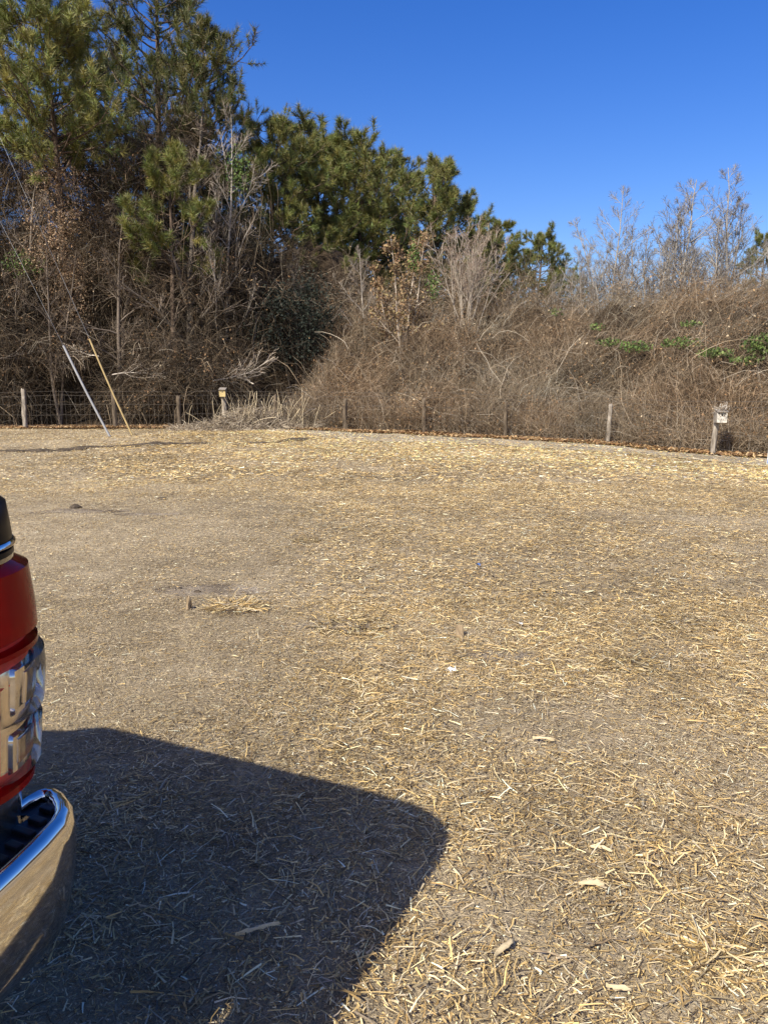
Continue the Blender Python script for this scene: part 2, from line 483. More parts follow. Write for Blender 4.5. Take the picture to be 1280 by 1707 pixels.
def straw_band(name, label, n, y0, y1, lmin, lmax, wmin, wmax, K, seed, lift, side=1.3):
    g = rng(seed)
    y = np.sqrt(g.random(n * 2) * (y1 ** 2 - y0 ** 2) + y0 ** 2)
    x = (g.random(n * 2) * 2 - 1) * (.56 * y + side)
    gm = grey_mask(x, y)
    dens = (1 - .4 * worn(x, y)) * (.35 + 1.15 * fbm(x, y, 2.3, 21)) + .35 * (fbm(x, y, 6.0, 2) - .5)
    infield = y < fence_y(x) - .5 - path_w(x) * sstep(-4.4, -2.5, x) + (fbm(x, y, 1.5, 9) - .5) * 1.2
    keep = (g.random(n * 2) < dens * .62 * np.where(infield, 1, .42 * (y < fence_y(x) - .55)))
    x, y, gm = x[keep], y[keep], gm[keep]; N = len(x)
    L = (lmin + (lmax - lmin) * g.random(N) ** 2.2) * (1 - .45 * gm)
    w = (wmin + (wmax - wmin) * g.random(N) ** 1.6) * (1 - .35 * gm)
    az = g.random(N) * 2 * np.pi
    tilt = g.normal(size=N) * .10 + (g.random(N) < .04) * g.random(N) * .5
    d = np.stack([np.cos(az) * np.cos(tilt), np.sin(az) * np.cos(tilt), np.sin(tilt)], -1)
    z = gz(x, y) + .004 + lift * g.random(N) ** 1.7 * (1 - .5 * gm) * (.35 + 1.5 * fbm(x, y, 3.0, 71)) + np.abs(np.sin(tilt)) * L * .35
    c = np.stack([x, y, z], -1)
    t = np.linspace(-.5, .5, K)[None, :, None]
    P = c[:, None] + d[:, None] * t * L[:, None, None]
    if K > 2:
        side_v = nrm(np.cross(d, np.array([0, 0, 1.0])))
        P = P + (side_v * (g.normal(size=(N, 1)) * .045) * L[:, None])[:, None] * (1 - (2 * t) ** 2) + np.array([0, 0, 1.0]) * (g.random((N, 1, 1)) * .05 * L[:, None, None]) * (1 - (2 * t) ** 2)
    T = nrm(np.gradient(P, axis=1)) if K > 2 else np.repeat(d[:, None], K, 1)
    nv = np.array([0, 0, 1.0]) + g.normal(size=(N, 1, 3)) * .35
    S = nrm(np.cross(T, nv))
    W = (w[:, None] * .5 * np.ones((1, K)))
    if K > 2: W = W * np.linspace(1, .45, K)[None]
    if K == 2:          # small shards: one pointed face each
        k = 1.5 * W[:, 0, None]
        v = np.stack([P[:, 0] - S[:, 0] * k, P[:, 0] + S[:, 0] * k, P[:, 1]], 1).reshape(-1, 3)
        q = np.arange(N * 3).reshape(-1, 3)
    else:
        v = np.stack([P - S * W[..., None], P + S * W[..., None]], 2).reshape(-1, 3)
        b = (np.arange(N) * K * 2)[:, None] + (np.arange(K - 1) * 2)[None, :]
        q = np.stack([b, b + 1, b + 3, b + 2], -1).reshape(-1, 4)
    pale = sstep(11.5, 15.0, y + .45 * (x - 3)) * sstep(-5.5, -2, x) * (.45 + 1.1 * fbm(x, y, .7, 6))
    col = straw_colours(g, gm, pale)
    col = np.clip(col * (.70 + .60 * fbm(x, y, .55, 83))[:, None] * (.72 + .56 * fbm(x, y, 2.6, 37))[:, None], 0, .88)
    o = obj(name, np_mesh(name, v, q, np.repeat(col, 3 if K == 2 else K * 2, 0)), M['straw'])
    return tag(o, label, 'straw', kind='stuff')

straw_band('straw_cover', 'coarse golden straw lying in the foreground of the field', 52000, 1.0, 4.8, .022, .10, .0022, .0066, 3, 1, .020, .8)
straw_band('straw_chaff', 'fine short chaff flecks between the foreground straws', 255000, 1.0, 5.2, .008, .034, .0014, .0038, 2, 4, .012, .8)
straw_band('straw_cover', 'straw and grey chaff strewn over the middle of the field', 240000, 4.8, 11.5, .022, .095, .003, .0065, 2, 2, .024, 1.0)
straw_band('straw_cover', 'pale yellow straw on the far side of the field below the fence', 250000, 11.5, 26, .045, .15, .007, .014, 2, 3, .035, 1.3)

# ------------------------------------------------------------------ twig masses
TW = np.array([[.205, .152, .099], [.155, .108, .065], [.285, .222, .152], [.09, .06, .036], [.39, .33, .25]])
def twig_cols(g, n, w):
    i = g.choice(5, n, p=w)
    return TW[i] * (.75 + .5 * g.random((n, 1)))

def twig_mass(p0, d0, L, w, g, up, K=4, wig=.24, wts=(.34, .28, .2, .12, .06), gain=1.0):
    P = walk(p0, d0, L, K, g, up, wig)
    W = w[:, None] * .5 * np.linspace(1, .4, K)[None]
    v, q = ribbons_np(P, W, g)
    c = twig_cols(g, len(p0), wts) * gain
    return v, q, np.repeat(c, K * 2, 0), P

def thicket():
    g = rng(10); parts = []; tips = []
    # arching canes over the added core
    n = 132000
    x = -4.8 + 21.5 * g.random(n); u = .15 + 9.5 * g.random(n) ** 1.1
    y = fence_y(x) + u
    keep = (x > -3.5 + .22 * u + g.normal(size=n) * .35) & (np.abs(x) < .6 * y + 2)
    x, y, u = x[keep], y[keep], u[keep]; n = len(x)
    hb = np.maximum(core_h(x, y), .0)
    z = gz(x, y) + hb * (.55 + .45 * g.random(n)) + .25 * g.random(n)
    az = g.random(n) * 2 * np.pi
    flow = fbm(x, y, .6, 77) * 6.28 * 2
    az = np.where(g.random(n) < .55, flow + g.normal(size=n) * .5, az)
    ele = R(20) + g.random(n) * R(60)
    d = np.stack([np.cos(az) * np.cos(ele), np.sin(az) * np.cos(ele) - .25, np.sin(ele)], -1)
    L = .35 + .80 * g.random(n) ** 1.7
    L = L * (.5 + .9 * fbm(x, y, .8, 55)) * (1 + .5 * sstep(5, 8, u) * g.random(n))
    w = .0045 + .007 * g.random(n) ** 2.5
    v, q, c, P = twig_mass(np.stack([x, y, z], -1), d, L, w, g, -1.7 * g.random(n) - .2, wig=.27)
    big = (.62 + .76 * fbm(x, y * .5 + z, .7, 23))[:, None] * (1 + (fbm(x, y + z, .5, 91) - .5)[:, None] * np.array([.35, 0, -.3]))
    c = c * np.repeat(big, 8, 0)
    parts.append((v, q, c)); tips.append(P[:, 2:].reshape(-1, 3))
    # thin upright stems along the fence foot
    n = 5000
    x = -3.2 + 16.5 * g.random(n); y = fence_y(x) + .05 + .9 * g.random(n)
    z = gz(x, y)
    d = np.stack([g.normal(size=n) * .6, g.normal(size=n) * .3 - .05, np.ones(n)], -1)
    v, q, c, P = twig_mass(np.stack([x, y, z], -1), d, .4 + 1.0 * g.random(n), .006 + .008 * g.random(n) ** 2, g, -.9, wts=(.36, .3, .18, .1, .06))
    parts.append((v, q, c))
    # a few long pale canes lying over the top
    n = 420
    x = -3.3 + 18 * g.random(n); u = .2 + 5 * g.random(n); y = fence_y(x) + u
    z = gz(x, y) + np.maximum(core_h(x, y), .2) + .1
    az = g.random(n) * 2 * np.pi
    d = np.stack([np.cos(az), np.sin(az) - .4, .7 + g.random(n)], -1)
    v, q, c, P = twig_mass(np.stack([x, y, z], -1), d, 1.0 + 1.2 * g.random(n), .007 + .012 * g.random(n) ** 2.5, g, -1.5 * g.random(n), K=6, wig=.26, wts=(.1, .05, .45, 0, .4))
    parts.append((v, q, c))
    V, Q, C = join(parts)
    o = obj('bramble_thicket', np_mesh('bramble_thicket', V, Q, C), M['twig'])
    tag(o, 'dense brown leafless bramble thicket heaped behind the right of the fence', 'thicket', kind='stuff')
    return np.concatenate(tips)
tips_r = thicket()

# clumps of hanging vines in the wood on the left and behind the thicket
def vine_clumps():
    g = rng(20); cs = []
    def blob(n, x, y, z, rx, ry, rz):
        for _ in range(n):
            cs.append((g.uniform(*x), g.uniform(*y), g.uniform(*z), g.uniform(*rx), g.uniform(*ry), g.uniform(*rz)))
    blob(44, (-16.5, -5.0), (25.2, 28.0), (.4, 2.6), (.7, 1.4), (.5, .9), (.5, 1.1))
    blob(95, (-18, -5.6), (27, 32), (2.2, 6.5), (.8, 1.6), (.7, 1.2), (.8, 1.8))
    blob(44, (-19, -7.0), (28, 33), (6, 9.8), (.7, 1.5), (.7, 1.2), (.8, 1.7))
    blob(26, (-6.8, -3.6), (28.5, 32), (1.5, 6.0), (.7, 1.3), (.7, 1.2), (.8, 1.6))
    blob(44, (-5, 6), (30, 35), (2.8, 5.0), (.9, 1.7), (.8, 1.4), (.8, 1.5))
    blob(30, (5, 21), (27, 33), (3.3, 4.7), (1.0, 1.8), (.8, 1.4), (.6, 1.2))
    return cs
CL = vine_clumps()

def vine_mass():
    g = rng(21); parts = []; surf = []
    p0, d0, L, w, up, dark = [], [], [], [], [], []
    for (x, y, z, rx, ry, rz) in CL:
        n = int((400 if x < -3.4 else 230) * rx * rz ** .7)
        a = nrm(g.normal(size=(n, 3))) * (.35 + .65 * g.random((n, 1)) ** .5)
        p = a * [rx, ry, rz] + [x, y, z]
        d = nrm(g.normal(size=(n, 3)) + a * .8 + np.array([0, -.15, .25]))
        p0.append(p); d0.append(d)
        L.append(.5 + 1.2 * g.random(n) ** 1.4); w.append(.007 + .013 * g.random(n) ** 2.2); up.append(-1.9 * g.random(n) - .3)
        dark.append(np.full(n, (.16 + .42 * g.random() ** 1.5) if x < -3.4 else (.65 + .4 * g.random())))  # shade of the left wood painted in as darker vine colour
        surf.append(p[a[:, 1] < .2])
    p0 = np.concatenate(p0); d0 = np.concatenate(d0); L = np.concatenate(L); w = np.concatenate(w); up = np.concatenate(up); dark = np.concatenate(dark)
    p0[:, 2] = np.maximum(p0[:, 2], gz(p0[:, 0], p0[:, 1]) + .05)
    v, q, c, P = twig_mass(p0, d0, L, w, g, up, K=3, wts=(.30, .30, .14, .20, .06))
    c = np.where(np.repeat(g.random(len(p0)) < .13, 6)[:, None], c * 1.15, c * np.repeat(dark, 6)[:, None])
    parts.append((v, q, c))
    # long hanging strands
    n = 1100
    x = g.uniform(-16.5, -4, n); y = g.uniform(26.5, 31, n); z = g.uniform(2.5, 9.5, n)
    d = np.stack([g.normal(size=n) * .35, g.normal(size=n) * .3, -np.ones(n)], -1)
    v, q, c, P = twig_mass(np.stack([x, y, z], -1), d, 1.2 + 2.2 * g.random(n), .007 + .008 * g.random(n), g, 0, K=7, wig=.16, wts=(.3, .3, .2, .15, .05), gain=.7)
    parts.append((v, q, c))
    V, Q, C = join(parts)
    o = obj('tangled_vines', np_mesh('tangled_vines', V, Q, C), M['twig'])
    tag(o, 'tangled leafless vines hanging through the left wood, darkened in colour to stand for shade', 'vines', kind='stuff')
    return np.concatenate(surf)
tips_l = vine_mass()

def dead_leaves():
    g = rng(30)
    BR = np.array([[.30, .17, .08], [.42, .27, .13], [.20, .115, .06], [.60, .47, .30], [.36, .22, .12]])
    # over the thicket in drifts
    m = fbm(tips_r[:, 0], tips_r[:, 1] + tips_r[:, 2], 1.1, 61)
    sel = tips_r[(g.random(len(tips_r)) < sstep(.44, .66, m) * .30 + .012)]
    v1, q1 = leaves_np(sel + g.normal(size=sel.shape) * .05, .014 + .026 * g.random(len(sel)) ** 1.5, g)
    c1 = BR[g.choice(5, len(sel), p=[.30, .24, .20, .08, .18])] * (.5 + .6 * g.random((len(sel), 1)))
    o = obj('dead_leaves', np_mesh('dead_leaves', v1, q1, np.repeat(c1, 4, 0)), M['leaf'])
    tag(o, 'dry brown leaves caught in the bramble thicket', 'leaves', kind='stuff')
    m = fbm(tips_l[:, 0], tips_l[:, 1] * .3 + tips_l[:, 2], .8, 15)
    colm = np.exp(-((tips_l[:, 0] + 10.9) / 1.1) ** 2) * (tips_l[:, 2] > 3) * (tips_l[:, 2] < 8.2)
    sel = tips_l[(g.random(len(tips_l)) < sstep(.5, .75, m) * .35 + .05)]
    v1, q1 = leaves_np(sel + g.normal(size=sel.shape) * .12, .025 + .03 * g.random(len(sel)), g)
    c1 = BR[g.choice(5, len(sel), p=[.36, .18, .3, .04, .12])] * (.6 + .6 * g.random((len(sel), 1)))
    # a tall column of brown leaves on the vine climbing in front of the pines
    n = 9500; k = 34
    cz = 3.4 + 5.0 * g.random(k) ** .9; cw = .95 * np.sin(np.clip((cz - 2.6) / 6.4, 0, 1) * 3.14) ** .7 + .15
    cc = np.stack([-10.75 - .06 * (cz - 5) + cw * g.uniform(-1, 1, k), 27.1 + .5 * g.normal(size=k), cz], -1)
    sz = .18 + .42 * g.random(k) ** 1.5
    i = g.choice(k, n, p=sz / sz.sum())
    p = cc[i] + g.normal(size=(n, 3)) * sz[i][:, None] * [.62, .6, 1.0]
    v2, q2 = leaves_np(p, .016 + .030 * g.random(n) ** 2, g)
    c2 = np.array([[.30, .19, .11], [.21, .125, .07], [.40, .29, .18]])[g.choice(3, n)] * (.7 + .6 * g.random((n, 1)))
    V, Q, C = join([(v1, q1, np.repeat(c1, 4, 0)), (v2, q2, np.repeat(c2, 4, 0))])
    o = obj('dead_leaves', np_mesh('dead_leaves', V, Q, C), M['leaf'])
    tag(o, 'brown leaves clinging to the vines of the left wood', 'leaves', kind='stuff')
    # litter at the foot of the fence
    n = 15000
    x = -14 + 30 * g.random(n); y = fence_y(x) + np.where(x < -4.5, -.35, -.72) + 1.2 * g.random(n) ** 1.3
    p = np.stack([x, y, gz(x, y) + .03 + .05 * g.random(n)], -1)
    v3, q3 = leaves_np(p, .028 + .035 * g.random(n), g, flat=.4)
    c3 = np.array([[.27, .15, .065], [.36, .22, .10], [.18, .10, .05], [.45, .32, .17]])[g.choice(4, n)] * (.7 + .6 * g.random((n, 1)))
    o = obj('leaf_litter', np_mesh('leaf_litter', v3, q3, np.repeat(c3, 4, 0)), M['leaf'])
    tag(o, 'strip of brown leaf litter along the foot of the fence', 'leaf litter', kind='stuff')
dead_leaves()

def green_leaves(spots, seed, label):
    g = rng(seed); vs = []
    for (x, y, z, rx, rz, n) in spots:
        a = nrm(g.normal(size=(n, 3))) * g.random((n, 1)) ** .4
        vs.append(a * [rx, .35, rz] + [x, y, z])
    p = np.concatenate(vs)
    v, q = leaves_np(p, .028 + .03 * g.random(len(p)), g)
    c = np.array([[.075, .12, .03], [.10, .15, .035], [.05, .085, .025], [.16, .20, .06]])[g.choice(4, len(p))] * (.8 + .4 * g.random((len(p), 1)))
    o = obj('green_vine_leaves', np_mesh('green_vine_leaves', v, q, np.repeat(c, 4, 0)), M['leaf'])
    tag(o, label, 'leaves', kind='stuff')

# ------------------------------------------------------------------ trees
def grow(P, rad, n, t0, t1, ang, Lf, g, up=.4, wig=.12, K=5, rr=.55, mode='rand'):
    N = P.shape[0]; idx = np.repeat(np.arange(N), n)
    t = t0 + (t1 - t0) * ((np.tile(np.arange(n), N) + g.random(N * n)) / n)
    p, T = along(P, idx, t)
    az = (np.tile(np.arange(n), N) * 2.4 + np.repeat(g.random(N) * 6.28, n) + g.normal(size=N * n) * .4)
    S = perp_dir(T, g, az)
    a = R(1) * (ang[0] + (ang[1] - ang[0]) * g.random(N * n))
    d = T * np.cos(a)[:, None] + S * np.sin(a)[:, None]
    L = Lf(t, idx)
    Q = walk(p, d, L, K, g, up, wig)
    r0 = rad[idx, np.clip((t * (rad.shape[1] - 1)).astype(int), 0, rad.shape[1] - 1)] * rr
    W = r0[:, None] * np.linspace(1, .28, K)[None]
    return Q, W, t, L

def pine_mesh(seed, h, crown0, rmax, nb=58, needle=.26, nneed=34, lean=.02, tufts=3, greens=1.0, sub=8, lowdead=6):
    g = rng(seed)
    P = walk(np.zeros((1, 3)), np.array([[lean, 0, 1.0]]), h, 14, g, .25, .035)
    r0 = .016 * h
    W = (r0 * np.linspace(1, .10, 14) ** .9)[None]
    parts_t = [tubes_np(P, W, 8)]
    prof = lambda t: rmax * np.clip(np.interp(t, [crown0, crown0 + .14, .62, .82, .93, 1.0], [.75, 1.0, .95, .7, .42, .12]), .1, 1)
    B, BW, bt, bL = grow(P, W, nb, crown0, .995, (58, 88), lambda t, i: prof(t) * (.38 + .85 * g.random(len(t))), g, .55, .10, 7, .42)
    BW = np.maximum(BW, .012)
    parts_t.append(tubes_np(B, BW, 4))
    if lowdead:
        D, DW, _, _ = grow(P, W, lowdead * 2, .18, crown0, (65, 95), lambda t, i: rmax * .45 * (.3 + g.random(len(t))), g, .1, .16, 6, .2)
        parts_t.append(tubes_np(D, np.maximum(DW * .8, .008), 3))
    T2, TW2, tt, tL = grow(B, BW, sub, .30, 1.0, (25, 62), lambda t, i: (.25 + .34 * bL[i]) * (1.15 - .75 * t) * (.6 + .6 * g.random(len(t))), g, .75, .12, 5, .5)
    parts_t.append(tubes_np(T2, np.maximum(TW2, .007), 3))
    vt = np.concatenate([a for a, b in parts_t]); off = np.cumsum([0] + [len(a) for a, b in parts_t[:-1]])
    qt = np.concatenate([b + o for (a, b), o in zip(parts_t, off)])
    # tufts of needles along the outer twigs and at every tip
    n2 = len(T2); idx = np.repeat(np.arange(n2), tufts)
    t = np.tile(np.linspace(.45, 1.0, tufts), n2) + g.normal(size=n2 * tufts) * .06
    pos, ax = along(T2, idx, np.clip(t, 0, .99))
    pb, ab = along(B, np.arange(len(B)), np.full(len(B), .99))
    pt_, at_ = along(P, np.zeros(6, int), np.linspace(.93, .999, 6))
    pos = np.concatenate([pos, pb, pt_]); ax = np.concatenate([ax, ab, at_])
    ax = nrm(ax + np.array([0, 0, .35]))
    m = len(pos)
    i = np.repeat(np.arange(m), nneed)
    S = perp_dir(ax[i], g)
    a = R(12) + R(62) * g.random(len(i)) ** .8
    d = nrm(ax[i] * np.cos(a)[:, None] + S * np.sin(a)[:, None])
    base = pos[i] - ax[i] * (g.random((len(i), 1)) * .22 - .04)
    Ln = needle * (.55 + .5 * g.random(len(i))) * (.6 + .7 * g.random(m))[i]
    wv = nrm(np.cross(d, g.normal(size=d.shape))) * (needle * .027)
    tip = base + d * Ln[:, None] + np.array([0, 0, -.03]) * g.random((len(i), 1))
    v = np.stack([base - wv, base + wv, tip], 1).reshape(-1, 3)
    f = np.arange(len(v)).reshape(-1, 3)
    tc = np.array([.150, .170, .044]) * (.5 + .95 * g.random((m, 1))) * greens
    tc[:, 0] *= (.85 + .5 * g.random(m))
    c = tc[i] * (.8 + .4 * g.random((len(i), 1)))
    bud = g.random(len(i)) < .05
    c[bud] = np.array([.26, .20, .11])
    return np_mesh('pine_trunk', vt, qt, smooth=True), np_mesh('pine_crown', v, f, np.repeat(c, 3, 0))

PINES = [pine_mesh(101, 13, .30, 4.0, 76, .32, 30, sub=10, tufts=4), pine_mesh(102, 13, .28, 3.8, 76, .32, 30, -.03, sub=10, tufts=4),
         pine_mesh(103, 12, .26, 3.7, 74, .32, 30, .03, sub=10, tufts=4), pine_mesh(104, 15, .58, 4.4, 74, .38, 30, .05, sub=10, tufts=4, greens=1.15),
         pine_mesh(112, 9.0, .50, 2.5, 17, .30, 40, .06, sub=9, tufts=4, greens=1.1),
         pine_mesh(106, 15, .40, 4.4, 72, .36, 24, .04, sub=9, tufts=4, greens=.55)]  # last variant: shade put into the needles as a darker colour
def pine(var, x, y, h, label, rotz=0.0, wide=1.0):
    base_h = [13, 13, 12, 15, 9.0, 15][var]; s = h / base_h
    o = empty('pine_tree', (x, y, float(gz(x, y)) - .05), rotz)
    o.scale = (s * wide, s * wide, s)
    a, b = PINES[var]
    obj('trunk', a, M['pine_bark'], o); obj('crown', b, M['needle'], o)
    return tag(o, label, 'tree', 'pine trees')

pine(3, -10.9, 28.3, 14.2, 'large pine with the brightest green needles at the upper left', 4.1, .86)
pine(5, -9.3, 32.5, 18.6, 'tallest dark pine rising past the top of the picture behind the bright one', 1.1, .8)
pine(3, -15.5, 28.5, 17.5, 'tall pine cut by the left edge of the picture', 2.6, .8)
pine(5, -7.0, 32.0, 14.6, 'pine with needle colour darkened for shade and thin crown just right of the tallest pine', 5.0, .7)
pine(0, -5.0, 33.5, 11.7, 'broad pine at the left end of the middle pine row', 0.6, .95)
pine(1, -1.9, 38.0, 13.2, 'highest pine of the middle row with a domed crown', 2.2, 1.15)
pine(2, -.6, 37.2, 12.3, 'pine leaning out in front of the domed one in the middle row', 4.1, 1.05)
pine(2, 1.9, 39.0, 11.9, 'pine with a rounded crown beside the domed one in the middle row', 1.3, 1.0)
pine(0, 4.0, 40.5, 10.9, 'lower pine closing the right end of the middle row', 3.9, .95)
pine(2, 6.4, 47.0, 10.2, 'small pine left of the two standing apart beyond the thicket', 2.9, .9)
pine(1, 9.1, 46.0, 10.3, 'small pine right of the two standing apart beyond the thicket', .2, 1.0)
pine(2, 11.4, 50.0, 8.6, 'low pine half hidden behind the grey bare trees', 4.4, 1.0)
pine(1, 19.2, 41.0, 8.9, 'young pine with pointed top at the right edge of the picture', 3.3, .8)
pine(4, -7.2, 27.2, 9.0, 'young pine holding one bright bough low in the dark wood', 1.9, 1.0)

pine(2, -3.5, 36.0, 11.4, 'pine filling the gap between the broad pine and the domed pine', 5.5, 1.0)
pine(0, -.1, 41.0, 12.6, 'pine showing between the domed pine and the rounded one', 2.7, 1.0)
pine(1, 5.0, 43.5, 10.0, 'pine behind the lower right end of the middle row', 4.6, 1.0)
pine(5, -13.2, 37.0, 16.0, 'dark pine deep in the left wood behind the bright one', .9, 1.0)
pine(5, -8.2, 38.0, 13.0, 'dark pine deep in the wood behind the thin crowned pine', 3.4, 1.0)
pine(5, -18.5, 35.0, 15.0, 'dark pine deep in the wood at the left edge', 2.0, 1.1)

def bare_mesh(seed, h, stems=1, spread=.12, n1=14, n2=9, n3=6, ang=(25, 50), up=.5, r0=.010, tint=(.5, .46, .40), tip=(.36, .30, .24), t0=.25, len1=.42, wmin=.0045, fan=0.0):
    g = rng(seed)
    az = np.arange(stems) * 6.28 / max(stems, 1) + g.random(stems)
    d0 = np.stack([np.cos(az) * spread + fan * g.normal(size=stems), np.sin(az) * spread, np.ones(stems)], -1)
    hh = h * (1 - .25 * g.random(stems)); hh[0] = h
    P = walk(np.zeros((stems, 3)) + g.normal(size=(stems, 3)) * [.12 * (stems > 1), .12 * (stems > 1), 0], d0, hh, 12, g, .3, .05)
    W = (r0 * hh)[:, None] * np.linspace(1, .14, 12)[None]
    tint = np.array(tint); tip = np.array(tip)
    pv = [(*tubes_np(P, W, 7), tint * .95)]
    A, AW, at, aL = grow(P, W, n1, t0, .98, ang, lambda t, i: hh[i] * len1 * (1.08 - t) * (.55 + .7 * g.random(len(t))), g, up, .11, 7, .55)
    pv.append((*tubes_np(A, np.maximum(AW, .009), 4), tint))
    B, BW, bt, bL = grow(A, AW, n2, .2, .98, (20, 50), lambda t, i: aL[i] * .5 * (1.1 - t) * (.5 + .8 * g.random(len(t))) + .06, g, up * .8, .14, 5, .55)
    pv.append((*tubes_np(B, np.maximum(BW, .0065), 3), tint * .6 + tip * .4))
    C, CW, ct, cL = grow(B, BW, n3, .15, .98, (20, 55), lambda t, i: bL[i] * .5 * (1.1 - t) * (.5 + .8 * g.random(len(t))) + .11, g, up * .6, .16, 4, .6)
    v, q = ribbons_np(C, np.maximum(CW, wmin), g)
    trunk = join(pv[:2]); crown = join(pv[2:] + [(v, q, tip)])
    def me(n, j):
        vv, qq, tt = j
        tt = tt * (.8 + .4 * vnoise(vv[:, 0] * 3, vv[:, 2] * 3, 1.0, seed)[:, None])
        return np_mesh(n, vv, qq, tt, smooth=True)
    return me('bare_trunk', trunk), me('bare_branches', crown), C

M['bark'] = mat_tint('bare_bark', rough=.85, spec=.15, noise=.25)
BARE = {
    'slim': bare_mesh(201, 10, 1, .02, 34, 10, 6, (28, 55), .6, .008, (.31, .28, .245), (.20, .175, .15), .18, .46, .0034),
    'clump': bare_mesh(202, 9, 5, .20, 20, 9, 6, (22, 48), .5, .0075, (.30, .27, .235), (.20, .175, .15), .18, .38, .0034),
    'spread': bare_mesh(203, 9, 2, .08, 16, 10, 7, (30, 62), .4, .0085, (.36, .315, .265), (.27, .22, .175), .22, .50, .0036),
    'fan': bare_mesh(204, 4.6, 17, .30, 9, 5, 4, (14, 34), .5, .0046, (.33, .28, .225), (.27, .195, .145), .30, .46, .0030, .08),
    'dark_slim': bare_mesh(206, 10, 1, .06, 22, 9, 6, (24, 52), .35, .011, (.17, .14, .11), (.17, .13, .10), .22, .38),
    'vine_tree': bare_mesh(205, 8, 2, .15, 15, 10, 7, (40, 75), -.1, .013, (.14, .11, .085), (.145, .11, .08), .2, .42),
}
def bare(kind, x, y, h, label, rotz=0.0, wide=1.0, name='bare_tree', base=None):
    H = {'slim': 10, 'clump': 9, 'spread': 9, 'fan': 4.6, 'vine_tree': 8, 'dark_slim': 10}[kind]; s = h / H * (.95 if x > 6 else 1)
    o = empty(name, (x, y, float(gz(x, y)) - .05 if base is None else base), rotz)
    o.scale = (s * wide, s * wide, s)
    a, b, _ = BARE[kind]
    obj('trunk', a, M['bark'], o); obj('branches', b, M['bark'], o)
    return tag(o, label, 'tree', 'leafless trees')

# right group of pale leafless trees
bare('slim', 15.2, 34.8, 11.3, 'tallest pale leafless tree of the right hand group, with vines on its trunk', .3, 1.15)
bare('clump', 11.9, 34.5, 10.6, 'grey leafless clump of several stems in the middle of the right hand group', 1.2, .9)
bare('slim', 9.7, 33.0, 9.9, 'thin pale leafless tree at the left of the right hand group', 2.2, 1.0)
bare('clump', 9.0, 31.0, 7.2, 'low grey leafless clump with white stems above the thicket crest', 2.9, 1.0)
bare('slim', 13.4, 33.2, 8.7, 'short leafless tree just left of the tallest pale one', 4.2, 1.3)
bare('slim', 11.2, 36.5, 9.0, 'faint leafless tree behind the grey clump', 5.2, 1.2)
bare('clump', 17.2, 34.0, 8.6, 'spreading leafless tree right of the tallest pale one', .9, .8)
bare('spread', 7.6, 31.0, 6.1, 'small spreading leafless tree below the two pines standing apart', 2.0, .8)
bare('clump', 13.2, 35.5, 9.6, 'grey leafless clump between the middle clump and the tallest pale tree', 4.9, 1.0)
bare('clump', 8.2, 33.0, 8.2, 'grey leafless clump at the very left of the right hand group', .4, .8)
bare('slim', 16.2, 36.5, 10.0, 'leafless tree close behind the tallest pale one', 1.9, 1.2)
bare('clump', 10.4, 36.0, 9.6, 'hazy leafless clump behind the thin pale tree', 3.4, 1.1)
bare('clump', 15.0, 37.5, 10.4, 'hazy leafless clump behind the tallest pale tree', 5.6, 1.1)
bare('clump', 18.6, 37.0, 9.0, 'hazy leafless clump near the right edge', 2.3, 1.1)
bare('slim', 12.6, 34.0, 10.4, 'slim leafless tree rising from the middle grey clump', 3.0, 1.3)
bare('clump', 7.0, 34.5, 7.4, 'low hazy leafless clump in front of the two pines standing apart', 1.1, .9)
# middle
bare('fan', 2.75, 27.0, 4.4, 'fan shaped leafless shrub of many upright stems above the thicket', .4, 1.0, base=2.7)
bare('spread', -.6, 29.0, 6.2, 'grey spreading leafless tree below the domed pine', 3.0, .9)
bare('spread', -3.2, 30.5, 6.4, 'leafless tree below the broad pine at the wood edge', 1.7, .9)
bare('vine_tree', 4.6, 29.5, 5.4, 'low leafless tree right of the fan shaped shrub', 4.0, .9)
# left wood
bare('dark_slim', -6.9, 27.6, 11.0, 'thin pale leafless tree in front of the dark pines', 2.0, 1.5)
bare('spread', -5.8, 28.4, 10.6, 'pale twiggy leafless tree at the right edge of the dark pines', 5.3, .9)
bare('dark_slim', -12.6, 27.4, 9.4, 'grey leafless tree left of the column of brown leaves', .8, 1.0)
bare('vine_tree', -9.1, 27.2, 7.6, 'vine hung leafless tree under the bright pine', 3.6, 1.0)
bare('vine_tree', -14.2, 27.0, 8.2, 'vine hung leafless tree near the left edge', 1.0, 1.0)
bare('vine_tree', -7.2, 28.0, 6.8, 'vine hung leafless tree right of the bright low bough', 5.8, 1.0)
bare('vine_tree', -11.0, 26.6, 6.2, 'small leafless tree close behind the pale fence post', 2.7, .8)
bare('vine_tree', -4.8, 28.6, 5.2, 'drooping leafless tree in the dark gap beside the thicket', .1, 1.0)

def leafy_oak():
    o = empty('brown_leaf_tree', (.55, 27.4, float(gz(.55, 27.4)) - .05), 1.0)
    a, b, C = bare_mesh(230, 6.9, 4, .16, 12, 7, 5, (25, 55), .4, .008, (.40, .33, .26), (.30, .22, .15), .3, .30)
    obj('trunk', a, M['bark'], o); obj('branches', b, M['bark'], o)
    g = rng(31); p = C.reshape(-1, 3); p = p[p[:, 2] > 3.0]; p = p[g.choice(len(p), 4200)] + g.normal(size=(4200, 3)) * .08
    v, q = leaves_np(p, .03 + .035 * g.random(len(p)), g)
    c = np.array([[.24, .15, .08], [.30, .20, .105], [.18, .105, .055], [.26, .20, .09]])[g.choice(4, len(p))] * (.7 + .6 * g.random((len(p), 1)))
    obj('crown', np_mesh('oak_leaves', v, q, np.repeat(c, 4, 0)), M['leaf'], o)
    tag(o, 'slender tree holding its brown leaves left of the fan shaped shrub', 'tree')
